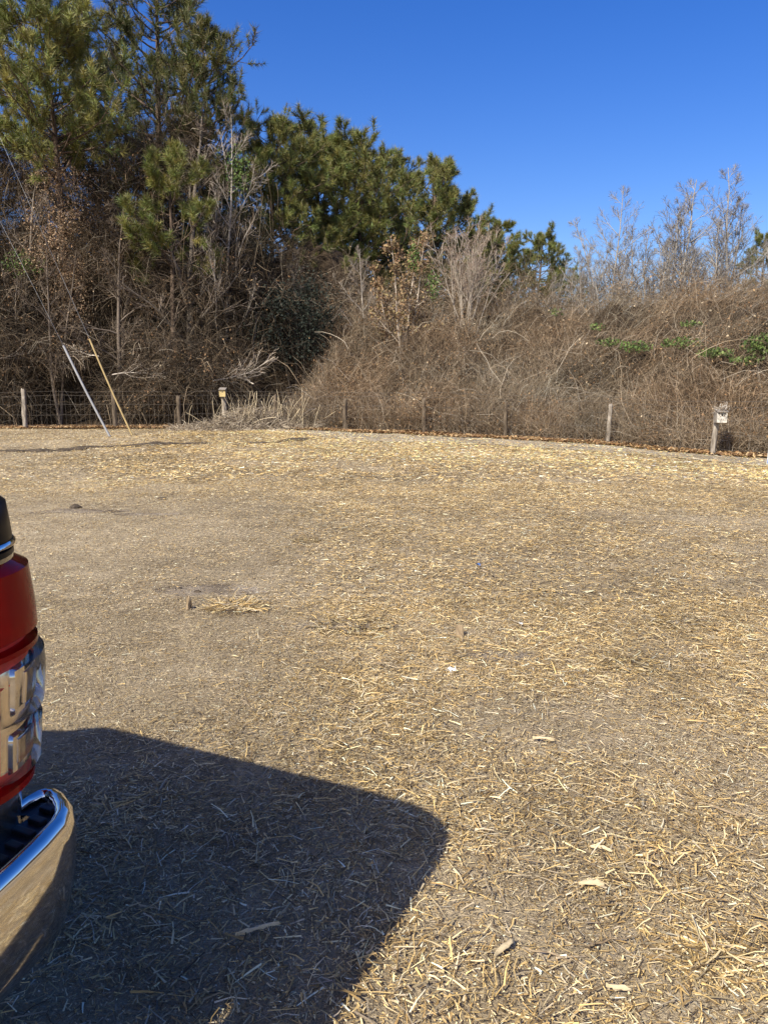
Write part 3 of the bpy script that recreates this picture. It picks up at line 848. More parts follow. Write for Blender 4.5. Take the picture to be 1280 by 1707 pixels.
leafy_oak()

def surf_pt(px, py):
    """where the line of sight of a photograph pixel meets the thicket"""
    p = R(PITCH); x = (px - 640) / 1282; yy = (853.5 - py) / 1282
    r = np.array([x, math.cos(p) + yy * math.sin(p), -math.sin(p) + yy * math.cos(p)])
    for Y in np.arange(14, 40, .1):
        q = r * (Y / r[1]); z = q[2] + CAM_H
        if z < float(gz(q[0], Y) + core_h(q[0], np.array(Y))) + .25: break
    return q[0], Y, z
def on_thicket(lst):
    out = []
    for (px, py, rx, rz, n) in lst:
        x, y, z = surf_pt(px, py); out.append((x, y - .05, z, rx, rz, n))
    return out
green_leaves(on_thicket([(1015, 570, .45, .14, 150), (1060, 578, .5, .16, 220), (1135, 572, .55, .16, 300), (1190, 588, .5, .14, 260), (1265, 575, .5, .3, 420), (1240, 600, .5, .12, 160),
              (995, 545, .25, .12, 80), (1150, 540, .3, .1, 90), (1050, 755, .3, .06, 30), (925, 520, .3, .15, 60)]) +
             [(1.6, 26.2, 4.6, .3, .5, 160), (1.0, 27.0, 5.6, .2, .7, 200)], 40,
             'patches of green vine leaves on the right part of the thicket')
green_leaves([(-5.0, 28.0, 8.6, .5, .9, 420), (-13.6, 26.8, 7.8, .8, .8, 600), (-12.2, 27.0, 5.4, .8, .5, 350), (-7.3, 26.6, 6.0, .4, .3, 120)], 41,
             'greenish vine leaves climbing trees of the left wood')

def dark_mass(x, y, z0, z1, rx, n, label, seed, col=(.022, .027, .019)):  # added leaf masses, coloured near-black to stand for shade in the wood
    g = rng(seed)
    o = empty('added_dark_mass', (x, y, float(gz(x, y)))); tag(o, label, 'shrub', 'added dark leaf masses')
    P = walk(np.zeros((3, 3)), np.array([[.05, 0, 1.0], [.2, .1, 1], [-.2, 0, 1]]), z1 * .9, 8, g, .2, .08)
    W = np.repeat((.035 * np.linspace(1, .3, 8))[None], 3, 0)
    A, AW, _, _ = grow(P, W, 26, z0 / z1 * .8, .98, (40, 80), lambda t, i: rx * (.5 + .6 * g.random(len(t))), g, .2, .12, 5, .4)
    v1, q1 = tubes_np(P, W, 6); v2, q2 = tubes_np(A, np.maximum(AW, .008), 3)
    v, q, t = join([(v1, q1, np.array([.10, .08, .06])), (v2, q2, np.array([.10, .08, .06]))])
    obj('trunk', np_mesh('shrub_trunk', v, q, t), M['bark'], o)
    c = []
    for _ in range(26):
        a = nrm(g.normal(size=3)) * g.random() ** .4
        c.append(a * [rx, rx * .7, (z1 - z0) / 2] + [0, 0, (z0 + z1) / 2])
    c = np.array(c)[g.choice(26, n)] + nrm(g.normal(size=(n, 3))) * (g.random((n, 1)) ** .7) * rx * .45
    v, q = leaves_np(c, .03 + .035 * g.random(n), g)
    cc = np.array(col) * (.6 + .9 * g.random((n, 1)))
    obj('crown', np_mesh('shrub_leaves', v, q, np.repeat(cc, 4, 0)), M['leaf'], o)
dark_mass(-3.2, 28.3, 2.4, 5.0, 1.75, 5200, 'added dark shrub standing in for the shaded hollow where the wood meets the thicket', 501)
dark_mass(-5.2, 28.8, 4.0, 7.6, 1.0, 4600, 'tall dark vine-laden column, added as a leaf mass, left of the broad pine', 502, (.035, .030, .019))
dark_mass(-12.6, 28.2, 2.2, 5.4, 1.3, 4600, 'added dark leaf mass behind the column of brown leaves', 503, (.028, .030, .018))
dark_mass(-7.9, 28.6, 2.0, 5.0, 1.5, 5200, 'added dark leaf mass in the middle of the left wood', 504, (.030, .026, .017))

# fallen pale branches low in the left wood
def fallen(x, y, z, az, L, seed, label):
    g = rng(seed)
    o = empty('fallen_branch', (x, y, z))
    d = np.array([[math.cos(az), math.sin(az), .18]])
    P = walk(np.zeros((1, 3)), d, L, 9, g, .15, .07); W = (.022 * np.linspace(1, .3, 9))[None]
    A, AW, at, aL = grow(P, W, 16, .1, .98, (15, 40), lambda t, i: L * .6 * (1.1 - t * .6) * (.4 + .6 * g.random(len(t))), g, .2, .1, 6, .6)
    B, BW, _, _ = grow(A, AW, 9, .2, .98, (15, 40), lambda t, i: aL[i] * .5 * (.4 + .6 * g.random(len(t))), g, .1, .12, 4, .6)
    pv = [(*tubes_np(P, W, 5), np.array([.50, .43, .35])), (*tubes_np(A, np.maximum(AW, .007), 3), np.array([.48, .41, .33]))]
    v, q, t = join(pv)
    obj('limb', np_mesh('fallen_limb', v, q, t), M['bark'], o)
    v, q = ribbons_np(B, np.maximum(BW, .005), g)
    obj('twigs', np_mesh('fallen_twigs', v, q, np.broadcast_to(np.array([.42, .34, .26]), v.shape)), M['bark'], o)
    tag(o, label, 'branch', 'fallen branches')
fallen(-8.9, 25.6, 1.7, .25, 2.3, 301, 'pale fallen branch fanning right just behind the yellow leaning pole')
fallen(-9.4, 25.9, 2.3, 2.6, 1.6, 302, 'pale fallen branch fanning left above the grey leaning pole')
fallen(-5.6, 25.6, 1.5, .5, 2.0, 303, 'pale fallen branch above the yellow fronted bird box')
fallen(-12.8, 25.8, 2.2, .9, 1.8, 304, 'pale fallen branch at the left edge above the fence')
fallen(-4.3, 25.8, 1.4, 2.2, 1.9, 305, 'pale fallen branch leaning over the heap of dry grass')

# heap of dry grass in front of the fence
def grass_heap():
    g = rng(50); n = 9000
    x = -4.15 + 1.05 * g.normal(size=n) * .9; x = np.clip(x, -6.5, -2.2)
    y = 23.95 + .35 * g.normal(size=n)
    hh = .62 * np.exp(-((x + 4.1) / 1.0) ** 2 - ((y - 24.1) / .5) ** 2)
    z = gz(x, y) + hh * g.random(n)
    d = np.stack([g.normal(size=n), g.normal(size=n), .3 + g.random(n)], -1)
    P = walk(np.stack([x, y, z], -1), d, .15 + .35 * g.random(n), 4, g, -1.2, .2)
    v, q = ribbons_np(P, (.006 + .006 * g.random(n))[:, None] * np.linspace(1, .4, 4)[None], g)
    c = np.array([[.33, .265, .18], [.26, .20, .135], [.42, .35, .255], [.19, .145, .10]])[g.choice(4, n)] * (.8 + .4 * g.random((n, 1)))
    n2 = 160
    x = -3.9 + .8 * g.normal(size=n2); y = 24.1 + .3 * g.normal(size=n2)
    P2 = walk(np.stack([x, y, gz(x, y)], -1), np.stack([g.normal(size=n2) * .3, g.normal(size=n2) * .3, np.ones(n2)], -1), .6 + .7 * g.random(n2), 5, g, -.4, .12)
    v2, q2 = ribbons_np(P2, .006 * np.ones((n2, 5)), g)
    V, Q, C = join([(v, q, np.repeat(c, 8, 0)), (v2, q2, np.array([.52, .42, .27]))])
    o = obj('dry_grass_heap', np_mesh('dry_grass_heap', V, Q, C), M['straw'])
    tag(o, 'heap of pale dry grass in front of the fence beside the yellow fronted bird box', 'grass', kind='stuff')
grass_heap()

# ------------------------------------------------------------------ fence
def post_mesh(seed, h, r, lean=(0, 0), taper=.9, sharp=False):
    g = rng(seed); rings = []; n = 9
    k = np.array([-.25, 0, .15, .4, .6, .8, .96, 1.0]) * h
    for i, z in enumerate(k):
        rr = r * (1 - (1 - taper) * max(z, 0) / h) * (1 if i < len(k) - 1 else .82)
        rings.append([(lean[0] * z + rr * (1 + .10 * g.normal()) * math.cos(a), lean[1] * z + rr * (1 + .10 * g.normal()) * math.sin(a), z + (.02 * g.normal() if i == len(k) - 1 else 0)) for a in np.linspace(0, 6.283, n, endpoint=False)])
    return MB().loft(rings).mesh('post', 40)

fence = empty('wire_fence', (0, float(fence_y(0)), 0))
tag(fence, 'old wire mesh fence on weathered round posts along the wood edge', 'fence')
def fpost(x, h, r, seed, lean=(0, 0), dy=0.0, mat='post', label=None):
    y = float(fence_y(x)) + dy
    p = obj('post', post_mesh(seed, h, r, lean), M[mat], fence, (x, y - fence.location.y, float(gz(x, y))))
    if label: p['label'] = label
    return p
fpost(-14.6, 1.2, .07, 401)
fpost(-11.38, 1.26, .075, 402, (.02, 0), -.06, label='pale weathered post splitting down its side')
fpost(-8.55, 1.2, .075, 403, mat='dark_post')
fpost(-6.5, 1.05, .07, 404, mat='dark_post')
fpost(-3.35, 1.08, .06, 405, (-.02, 0), -.05, mat='dark_post')
fpost(-1.17, .98, .065, 406, (.01, 0), -.10, mat='dark_post')
fpost(1.15, 1.0, .055, 407, (-.03, 0), -.08, mat='dark_post')
fpost(3.25, .95, .055, 408, (.0, 0), -.10, mat='dark_post')
fpost(5.6, .98, .055, 409, (.03, 0), -.16, label='pale post standing clear of the brambles')
fpost(11.2, 1.0, .06, 410)
def fence_wires():
    xs_ = np.arange(-15.5, 11.5, .155); g = rng(51)
    ysv = fence_y(xs_) - .02; zs = gz(xs_, ysv) + .02; n = len(xs_)
    top = 1.0
    P = np.stack([np.stack([xs_ + g.normal(size=n) * .008, ysv, zs], -1), np.stack([xs_ + g.normal(size=n) * .012, ysv + g.normal(size=n) * .01, zs + top * .5], -1), np.stack([xs_ + g.normal(size=n) * .012, ysv, zs + top], -1)], 1)
    v, q = tubes_np(P, np.full((n, 3), .0032), 4)
    v[:, 1] -= fence.location.y
    o = obj('mesh_wires', np_mesh('mesh_wires', v, q), M['wire'], fence); o['kind'] = 'stuff'
    for i, hz in enumerate((.08, .42, .74, 1.02, 1.14)):
        z = zs + hz + .012 * np.sin(xs_ * 2.0 + i)
        v, q = tubes_np(np.stack([xs_, ysv - fence.location.y, z], -1)[None], np.full((1, n), .0035), 4)
        obj('wire', np_mesh('strand', v, q), M['wire'], fence)
fence_wires()

# ------------------------------------------------------------------ bird boxes
M['yellow_board'] = mat_plain('yellow_plywood', (.44, .33, .14), .7, var=.2, scale=12)
M['white_board'] = mat_plain('peeling_white_board', (.47, .43, .36), .8, var=.55, scale=16)
M['old_board'] = mat_plain('old_grey_board', (.20, .17, .14), .85, var=.35, scale=14)
M['dark_hole'] = mat_plain('hole_dark', (.012, .01, .008), .9, var=.1)

def bird_box(x, y, post_h, post_r, lean, w, h, dep, front, label, roof_pitch, seed):
    z0 = float(gz(x, y))
    o = empty('bird_box', (x, y, z0))
    tag(o, label, 'bird box')
    obj('post', post_mesh(seed, post_h, post_r, lean), M['post'], o)
    cx, cy, cz = lean[0] * post_h, lean[1] * post_h - post_r - dep / 2 - .004, post_h - .02
    b = MB(); t = .016
    b.box((cx - w / 2 + t / 2, cy, cz), (t, dep, h)); b.box((cx + w / 2 - t / 2, cy, cz), (t, dep, h))
    b.box((cx, cy + dep / 2 - t / 2, cz + .001), (w - 2 * t - .002, t, h - .004)); b.box((cx, cy, cz - h / 2 + t / 2 + .001), (w - 2 * t - .002, dep - 2 * t - .004, t))
    obj('box', b.mesh('bird_box_shell'), M['old_board'], o)
    f = obj('front', MB().box((cx, cy - dep / 2 - t / 2 - .001, cz - .002), (w + .004, t, h - .01)).mesh('bird_box_front', bevel=.003), M[front], o)
    hole = [[(cx + r * math.cos(a), cy - dep / 2 - t - yy, cz + h * .18 + r * math.sin(a)) for a in np.linspace(0, 6.283, 14, endpoint=False)] for r, yy in ((.024, .001), (.020, .004))]
    obj('entrance_hole', MB().loft(hole, (False, True)).mesh('entrance_hole'), M['dark_hole'], f)
    ca, sa = math.cos(roof_pitch), math.sin(roof_pitch)
    rot = [[1, 0, 0], [0, ca, -sa], [0, sa, ca]]
    obj('roof', MB().box((cx, cy - .02, cz + h / 2 + .02 + .5 * dep * abs(sa) * .3), (w + .03, dep + .09, .018), rot).mesh('bird_box_roof', bevel=.003), M['old_board'], o)
    return o, (cx, cy, cz)
bird_box(-5.02, 24.45, 1.12, .085, (0, 0), .19, .22, .16, 'yellow_board', 'bird box with a bright yellow front on a grey post left of the grass heap', .25, 420)
o_, c_ = bird_box(7.15, 16.75, .86, .06, (.06, 0), .21, .24, .17, 'white_board', 'peeling white bird box on a leaning log post at the far right', .3, 421)
# torn bark and twigs piled on the white box
def nest():
    g = rng(60); n = 160
    p = np.array(c_) + np.stack([g.normal(size=n) * .06, g.normal(size=n) * .05 - .02, .13 + .06 * g.random(n)], -1)
    P = walk(p, g.normal(size=(n, 3)) + [0, 0, .4], .06 + .12 * g.random(n), 4, g, -.6, .2)
    v, q = ribbons_np(P, np.full((n, 4), .005), g)
    c = np.array([[.55, .5, .42], [.3, .25, .2], [.2, .15, .1]])[g.choice(3, n)]
    w = obj('nest_twigs', np_mesh('nest_twigs', v, q, np.repeat(c, 8, 0)), M['twig'], o_)
nest()
# peeling dark patches on the white front
def peel():
    g = rng(61)
    for _ in range(16):
        x0, z0 = c_[0] + g.uniform(-.08, .08), c_[2] + g.uniform(-.06, .10); s = g.uniform(.008, .022)
        y0 = c_[1] - .17 / 2 - .0185
        pts = [(x0 + s * (1 + .4 * g.normal()) * math.cos(a) * .7, y0, z0 + s * (1.4 + .4 * g.normal()) * math.sin(a)) for a in np.linspace(0, 6.283, 8, endpoint=False)]
        obj('bare_patch', MB().loft([pts, [(p[0], p[1] + .003, p[2]) for p in pts]]).mesh('bare_patch'), M['old_board'], o_)
peel()

# ------------------------------------------------------------------ guy wires with guards
M['grey_tube'] = mat_plain('grey_plastic_tube', (.27, .265, .26), .4, var=.12, scale=5)
M['yellow_tube'] = mat_plain('yellow_plastic_tube', (.36, .26, .11), .45, var=.18, scale=5)
M['steel'] = mat_plain('steel_strand', (.33, .32, .30), .45, .7, var=.2)
def guy(base, top, frac_far, r, mat, label):
    b = np.array(base); t = np.array(top); o = empty('guy_wire', tuple(b)); tag(o, label, 'guy wire', 'guy wires')
    d = t - b; L = np.linalg.norm(d); u = d / L
    # half pipe guard: open C section
    ref = nrm(np.cross(u, [0, 0, 1.0])); w = np.cross(u, ref)
    rings = []
    for s in np.linspace(-.02, 1, 9):
        c = u * L * s + w * .02 * math.sin(s * 3.1)
        outer = [c + (r * math.cos(a)) * ref + (r * math.sin(a)) * w for a in np.linspace(.5, 5.78, 12)]
        inner = [c + (.78 * r * math.cos(a)) * ref + (.78 * r * math.sin(a)) * w for a in np.linspace(5.78, .5, 12)]
        rings.append(outer + inner)
    obj('guard_tube', MB().loft(rings).mesh('guard_tube', 50), M[mat], o)
    e = u * L * frac_far
    pts = [u * -.1 * 1 + e * 0] + [e * k for k in np.linspace(.02, 1, 14)]
    obj('strand', MB().tube(pts, .0035, 6).mesh('strand', 60), M['steel'], o)
    eye = MB().tube([(0, 0, -.25), (0, 0, .02), tuple(u * .12)], .012, 6)
    obj('anchor_rod', eye.mesh('anchor_rod', 60), M['steel'], o)
zb = float(gz(-7.29, 20.57)); za = float(gz(-6.59, 20.3))
guy((-7.29, 20.57, zb), (-8.45, 20.75, 2.42), 6.0, .030, 'grey_tube', 'grey plastic guy wire guard leaning left at the field edge')
guy((-6.60, 20.30, za), (-7.66, 20.5, 2.58), 6.0, .024, 'yellow_tube', 'yellowish guy wire guard leaning left beside the grey one')

# ------------------------------------------------------------------ dark soil ridges
def clod_mesh(seed, r, flat=.55, n=9):
    g = rng(seed); rings = []
    for i, e in enumerate(np.linspace(-.3, 1.45, 6)):
        rr = max(math.cos(e), .08)
        rings.append([(r * rr * (1 + .28 * g.normal() * .6) * math.cos(a), r * rr * (1 + .28 * g.normal() * .6) * math.sin(a), r * flat * math.sin(e) * (1 + .15 * g.normal())) for a in np.linspace(0, 6.283, n, endpoint=False)])
    return MB().loft(rings, (False, True)).mesh('clod', 35)

def furrow():
    g = rng(70); vs, fs, n0 = [], [], 0
    protos = [clod_mesh(700 + i, 1.0, .5) for i in range(4)]
    pd = [(np.array([v.co[:] for v in m.vertices]), [tuple(p.vertices) for p in m.polygons]) for m in protos]
    b = MB()
    segs = [((-25, 753), (140, 750), 60), ((95, 749), (200, 746), 25), ((168, 747), (345, 740), 130), ((395, 742), (470, 738), 40), ((455, 739), (525, 732), 55)]
    for (pa, pb, cnt) in segs:
        A, B = np.array(ground_pt(*pa)), np.array(ground_pt(*pb))
        for _ in range(cnt):
            t = g.random(); x, y = A + (B - A) * t + [0, g.normal() * .07]
            s = g.uniform(.04, .13) * (1.1 - abs(t - .5))
            v, f = pd[g.integers(4)]
            a = g.random() * 6.28; c, sn = math.cos(a), math.sin(a)
            w = v * s
            w = np.stack([(w[:, 0] * c - w[:, 1] * sn) * 1.7, w[:, 0] * sn + w[:, 1] * c, w[:, 2] * .8], -1) + [x, y, float(gz(x, y))]
            b.add(w, f)
    o = obj('soil_furrow', b.mesh('soil_furrow', 40), M['soil'])
    tag(o, 'thin line of dark turned soil across the far left of the field', 'soil', kind='stuff')
furrow()
M['worn_soil'] = mat_ground('worn_soil', [(.36, (.06, .045, .03)), (.46, (.13, .10, .07)), (.54, (.24, .19, .135)), (.64, (.40, .33, .24))], patch=1.5, fine=45)
for wi, (cx, cy, rx, ry, where) in enumerate(WORN):
    g_ = rng(750 + wi); b_ = MB(); n_ = 30
    rim = np.array([1 + .28 * (fbm(np.array([3 * math.cos(a)]), np.array([3 * math.sin(a) + wi * 7]), 1.0)[0] - .5) * 2 for a in np.linspace(0, 6.283, n_, endpoint=False)])
    rr_ = []
    for k in (1.0, .66, .33, .04):
        rr_.append([(cx + rx * k * m_ * math.cos(a), cy + ry * k * m_ * math.sin(a), float(gz(cx + rx * k * m_ * math.cos(a), cy + ry * k * m_ * math.sin(a))) + .006 * (1 if k < 1 else .3)) for a, m_ in zip(np.linspace(0, 6.283, n_, endpoint=False), rim)])
    o_w = obj('soil_patch', b_.loft(rr_, (False, True)).mesh('soil_patch', 60), M['worn_soil'])
    tag(o_w, 'patch of dark worn soil ' + where, 'soil', kind='structure')

# ------------------------------------------------------------------ small things lying in the field
def straw_clump(px, py, r, n, label, seed, dark=False):
    g = rng(seed); x, y = ground_pt(px, py); z0 = float(gz(x, y))
    a = g.random(n) * 6.28; rr = r * np.sqrt(g.random(n))
    p = np.stack([rr * np.cos(a), rr * np.sin(a) * .7, .25 * r * g.random(n) * (1 - rr / r)], -1)
    d = np.stack([np.cos(a) + g.normal(size=n), np.sin(a) + g.normal(size=n), .4 * g.random(n)], -1)
    P = walk(p, d, r * (.25 + .5 * g.random(n)), 4, g, -.35, .2)
    P[..., 2] = np.maximum(P[..., 2], .006)
    v, q = ribbons_np(P, ((.0011 + .0016 * g.random(n)) * (.6 + 2.2 * r))[:, None] * np.ones((1, 4)), g)
    c = straw_colours(g, np.full(n, .15)) * (.55 if dark else .95)
    o = obj('straw_clump', np_mesh('straw_clump', v, q, np.repeat(c, 8, 0)), M['straw'], None, (x, y, z0))
    tag(o, label, 'straw', 'raised straw clumps')
straw_clump(395, 1016, .17, 420, 'tufted straw clump lying just right of the upright wood stub', 80)
straw_clump(512, 903, .12, 240, 'small dark straw clump in the middle of the field', 81, True)
straw_clump(585, 1048, .20, 200, 'flattened dark straw clump right of the tufted one', 82, True)
straw_clump(1135, 1040, .16, 240, 'dark straw clump at the right side of the field', 83, True)
straw_clump(1190, 1600, .12, 300, 'golden straw clump near the lower right corner', 84)
straw_clump(1050, 1110, .14, 220, 'brownish straw clump below the dark one on the right', 85, True)

def clod(px, py, r, label, seed, mat='soil', flat=.6):
    x, y = ground_pt(px, py)
    o = obj('dirt_clod', clod_mesh(seed, r, flat), M[mat], None, (x, y, float(gz(x, y))))
    tag(o, label, 'clod', 'dirt clods')
clod(126, 850, .075, 'dark dirt clod standing alone at the left of the field', 710, flat=.6)
clod(300, 985, .022, 'dark dirt clod left of the upright wood stub', 711)
clod(330, 990, .028, 'dark dirt clod right above the upright wood stub', 712)
clod(270, 832, .06, 'low dirt clod behind the lone dark one', 713, flat=.4)
clod(1060, 1108, .03, 'small dirt clod on the brownish straw clump', 714)

M['stub'] = mat_bark('wood_stub', (.15, .105, .06), (.36, .27, .17), 20)
def stub():
    x, y = ground_pt(315, 1018); o = empty('wood_stub', (x, y, float(gz(x, y)))); tag(o, 'short upright wood stub poking out of grey chaff', 'wood stub')
    g = rng(90); rings = []
    for z, r in ((-.04, .017), (0, .018), (.03, .019), (.055, .016), (.075, .012), (.09, .005)):
        rings.append([(r * (1 + .15 * g.normal()) * math.cos(a) + .08 * z, r * (1 + .15 * g.normal()) * math.sin(a), z) for a in np.linspace(0, 6.283, 8, endpoint=False)])
    obj('stick', MB().loft(rings).mesh('stub_stick', 40), M['stub'], o)
    obj('splinter', MB().tube([(.012, 0, 0), (.02, -.002, .04), (.021, -.004, .062)], [.007, .005, .001], 5).mesh('stub_splinter', 60), M['stub'], o)
stub()

M['husk'] = mat_plain('pale_husk', (.47, .37, .22), .7, var=.2, scale=30, stretch=(1, 6, 1))
def husk(px, py, L, w, az, label, seed):
    g = rng(seed); x, y = ground_pt(px, py); rows = []
    K = 9
    for i in range(K):
        t = i / (K - 1); s = (t - .5) * L; ww = w * (math.sin(math.pi * min(max(t, .03), .985)) ** .9) * (1 + .10 * g.normal())
        bend = .12 * L * math.sin(t * 2.6 + seed)
        c, sn = math.cos(az), math.sin(az)
        row = []
        for k in (-1, -.35, .35, 1):
            lx, ly = s, bend + k * ww / 2
            row.append((lx * c - ly * sn, lx * sn + ly * c, .020 + .006 * (1 - k * k) + .006 * math.sin(t * 3.1) + .002 * g.normal()))
        rows.append(row + [(p[0], p[1], p[2] - .003) for p in row[::-1]])
    o = obj('husk', MB().loft(rows).mesh('husk', 60), M['husk'], None, (x, y, float(gz(x, y))))
    tag(o, label, 'husk', 'pale husks in the straw')
husk(985, 1484, .075, .022, .1, 'broad pale husk lying flat left of the lower right straw', 1)
husk(840, 1590, .085, .020, 1.0, 'pale husk pointing up and right near the bottom edge', 2)
husk(905, 1236, .09, .014, -.15, 'thin curved pale husk in the middle of the right half', 3)
husk(1030, 1658, .06, .015, -.4, 'small pale husk just above the bottom edge', 4)
husk(430, 1560, .12, .012, .15, 'long husk lying in the truck shadow', 5)
husk(1000, 1425, .07, .009, -.5, 'narrow husk slanting down right above the broad pale one', 6)

M['blue_scrap'] = mat_plain('blue_plastic', (.07, .13, .30), .35, var=.2)
M['white_scrap'] = mat_plain('white_plastic', (.66, .66, .64), .5, var=.1)
def scrap(px, py, s, mat, label, seed):
    g = rng(seed); x, y = ground_pt(px, py); n = 5
    X, Y = np.meshgrid(np.linspace(-1, 1, n), np.linspace(-1, 1, n)); Z = .5 + .35 * g.normal(size=X.shape)
    v = np.stack([X + .15 * g.normal(size=X.shape), (Y + .15 * g.normal(size=X.shape)) * .6, Z], -1).reshape(-1, 3) * s + [0, 0, .012]
    i = np.arange(n - 1)[:, None] * n + np.arange(n - 1)[None]
    q = np.stack([i, i + 1, i + n + 1, i + n], -1).reshape(-1, 4)
    o = obj('litter_scrap', np_mesh('litter_scrap', v, q, smooth=True), M[mat], None, (x, y, float(gz(x, y))))
    tag(o, label, 'litter', 'litter scraps')
scrap(797, 948, .022, 'blue_scrap', 'tiny blue plastic scrap in the straw', 1)
scrap(868, 1045, .016, 'white_scrap', 'small round white scrap in the straw right of the board end', 2)
scrap(752, 1123, .020, 'white_scrap', 'crumpled white scrap below the board end', 3)

def board_end():
    x, y = ground_pt(766, 1064)
    o = obj('board_end', MB().box((0, 0, .03), (.045, .02, .085), [[1, 0, 0], [0, .95, .31], [0, -.31, .95]]).mesh('board_end', bevel=.002), M['stub'], None, (x, y, float(gz(x, y))))
    tag(o, 'flat brown board end tilted up out of the straw', 'board')
board_end()

def stick(px, py, L, az, r, label, seed):
    g = rng(seed); x, y = ground_pt(px, py)
    P = walk(np.zeros((1, 3)) + [0, 0, .02], np.array([[math.cos(az), math.sin(az), .03]]), L, 7, g, 0, .12)[0]; P[:, 2] = .018 + .01 * g.random(7)
    b = MB().tube(P, r * np.linspace(1, .5, 7), 5)
    b.tube([P[3], P[3] + [.25 * L * math.cos(az + .8), .25 * L * math.sin(az + .8), .015]], [r * .6, r * .3], 5)
    o = obj('dry_stick', b.mesh('dry_stick', 60), M['stub'], None, (x, y, float(gz(x, y))))
    tag(o, label, 'stick', 'dry sticks')
stick(770, 1078, .12, 1.4, .0035, 'thin dry stick leaning beside the board end', 1)
stick(1240, 1370, .16, 2.5, .0035, 'forked dry stick near the right edge of the field', 2)
stick(980, 1590, .14, .6, .003, 'forked dry stick near the lower right husks', 3)
stick(950, 1615, .12, 2.6, .0028, 'thin dry stick crossing the forked one', 4)

# white stake with blue marks at the right edge
M['stake_white'] = mat_plain('white_painted_board', (.55, .54, .51), .6, var=.08)
M['stake_blue'] = mat_plain('blue_paint', (.06, .14, .42), .6, var=.15)
def stake():
    x, y = 7.555, 15.0; z = float(gz(x, y))
    o = empty('marker_board', (x, y, z)); tag(o, 'white board with blue marks cut by the right edge of the picture', 'sign')
    b = MB().add([(-.085, -.012, -.1), (.085, -.012, -.1), (.085, .012, -.1), (-.085, .012, -.1), (-.04, -.012, .60), (.13, -.012, .60), (.13, .012, .60), (-.04, .012, .60)],
                 [(0, 3, 2, 1), (4, 5, 6, 7), (0, 1, 5, 4), (1, 2, 6, 5), (2, 3, 7, 6), (3, 0, 4, 7)])
    obj('board', b.mesh('marker_board', bevel=.003), M['stake_white'], o)
    sk = lambda zz: -.085 + .045 * (zz + .1) / .7
    for zz, w, h in ((.06, .03, .07), (.17, .02, .09), (.155, .05, .015), (.11, .06, .015), (.30, .035, .03), (.42, .025, .02)):
        obj('blue_mark', MB().box((sk(zz) + w / 2 + .006, -.014, zz), (w, .003, h)).mesh('blue_mark'), M['stake_blue'], o)
stake()

# ------------------------------------------------------------------ pickup truck
M['paint'] = mat_plain('pewter_paint', (.20, .185, .165), .22, .85, coat=1.0, var=.05, scale=40)
M['black_trim'] = mat_plain('black_trim', (.007, .007, .009), .35, spec=.08, var=.2)
M['pad'] = mat_plain('black_step_pad', (.012, .012, .014), .38, var=.2, scale=60)
M['chrome'] = mat_plain('chrome', (.72, .70, .68), .07, 1.0, var=.03, scale=3)
M['rubber'] = mat_plain('tyre_rubber', (.02, .02, .02), .85, var=.2, scale=20)
M['rim'] = mat_plain('alloy_rim', (.45, .45, .45), .3, .9, var=.05)
M['under'] = mat_plain('underbody_black', (.015, .015, .015), .8, var=.2)
M['red_lens'] = mat_glass('red_lens', (.62, .014, .010), body=.40)
M['clear_lens'] = mat_glass('clear_lens', (.95, .92, .87), body=.04)
M['red_inner'] = mat_plain('red_reflector', (.60, .02, .015), .4, .1, var=.25, scale=60)
M['red_dark'] = mat_plain('dark_red_bowl', (.10, .008, .006), .25, .3, var=.3, scale=40)
M['window'] = mat_glass('tinted_window', (.12, .13, .13), rough=.01, f0=1.5)
M['bulb'] = mat_plain('lamp_reflector', (.86, .80, .72), .22, 1.0, var=.08, scale=60)
M['seat'] = mat_plain('dark_seat', (.04, .038, .035), .85, var=.2)

TH = np.array([-.907, .421]); TH = TH / np.linalg.norm(TH)          # heading of the truck
TC = np.array([-.566, 1.3226])                                        # its right rear corner on the ground
truck = empty('pickup_truck', (TC[0], TC[1], 0.0), math.atan2(TH[1], TH[0]))
tag(truck, 'pewter pickup truck seen by its rear corner at the left edge', 'pickup truck')
# local frame: x forward, y to the truck's left, z up; right rear corner at the origin
BW_, BL_ = 2.0, 2.5  # bed stretched so the cab's shadow stays out of view
def outline(f0, f1, l0, l1, r, ns=7, kl=18):
    pts = []
    for (cx, cy, a0) in ((f1 - r, l1 - r, 0), (f0 + r, l1 - r, 90), (f0 + r, l0 + r, 180), (f1 - r, l0 + r, 270)):
        for a in np.linspace(a0, a0 + 90, ns):
            pts.append((cx + r * math.cos(R(a)), cy + r * math.sin(R(a)), math.cos(R(a)), math.sin(R(a))))
    out = []
    for i, p in enumerate(pts):     # subdivide the long sides
        q = pts[(i + 1) % len(pts)]
        k = kl if i % ns == ns - 1 else 1
        for j in range(k):
            t = j / k
            n = (p[2] * (1 - t) + q[2] * t, p[3] * (1 - t) + q[3] * t); s = math.hypot(*n)
            out.append((p[0] * (1 - t) + q[0] * t, p[1] * (1 - t) + q[1] * t, n[0] / s, n[1] / s))
    return out
def body_inset(z):
    return float(np.interp(z, [.45, .60, .72, .80, .92, 1.0, 1.12, 1.20, 1.23, 1.30, 1.34, 1.37, 1.39, 1.40], [.06, .045, .034, .023, .012, .003, .006, .014, .008, .004, .008, .026, .06, .10]))
def shadow_dip(x, z):  # rail dip invented to bend the outline of the truck's cast shadow
    return -.17 * float(sstep(1.66, 1.92, x)) * float(sstep(1.15, 1.36, z))
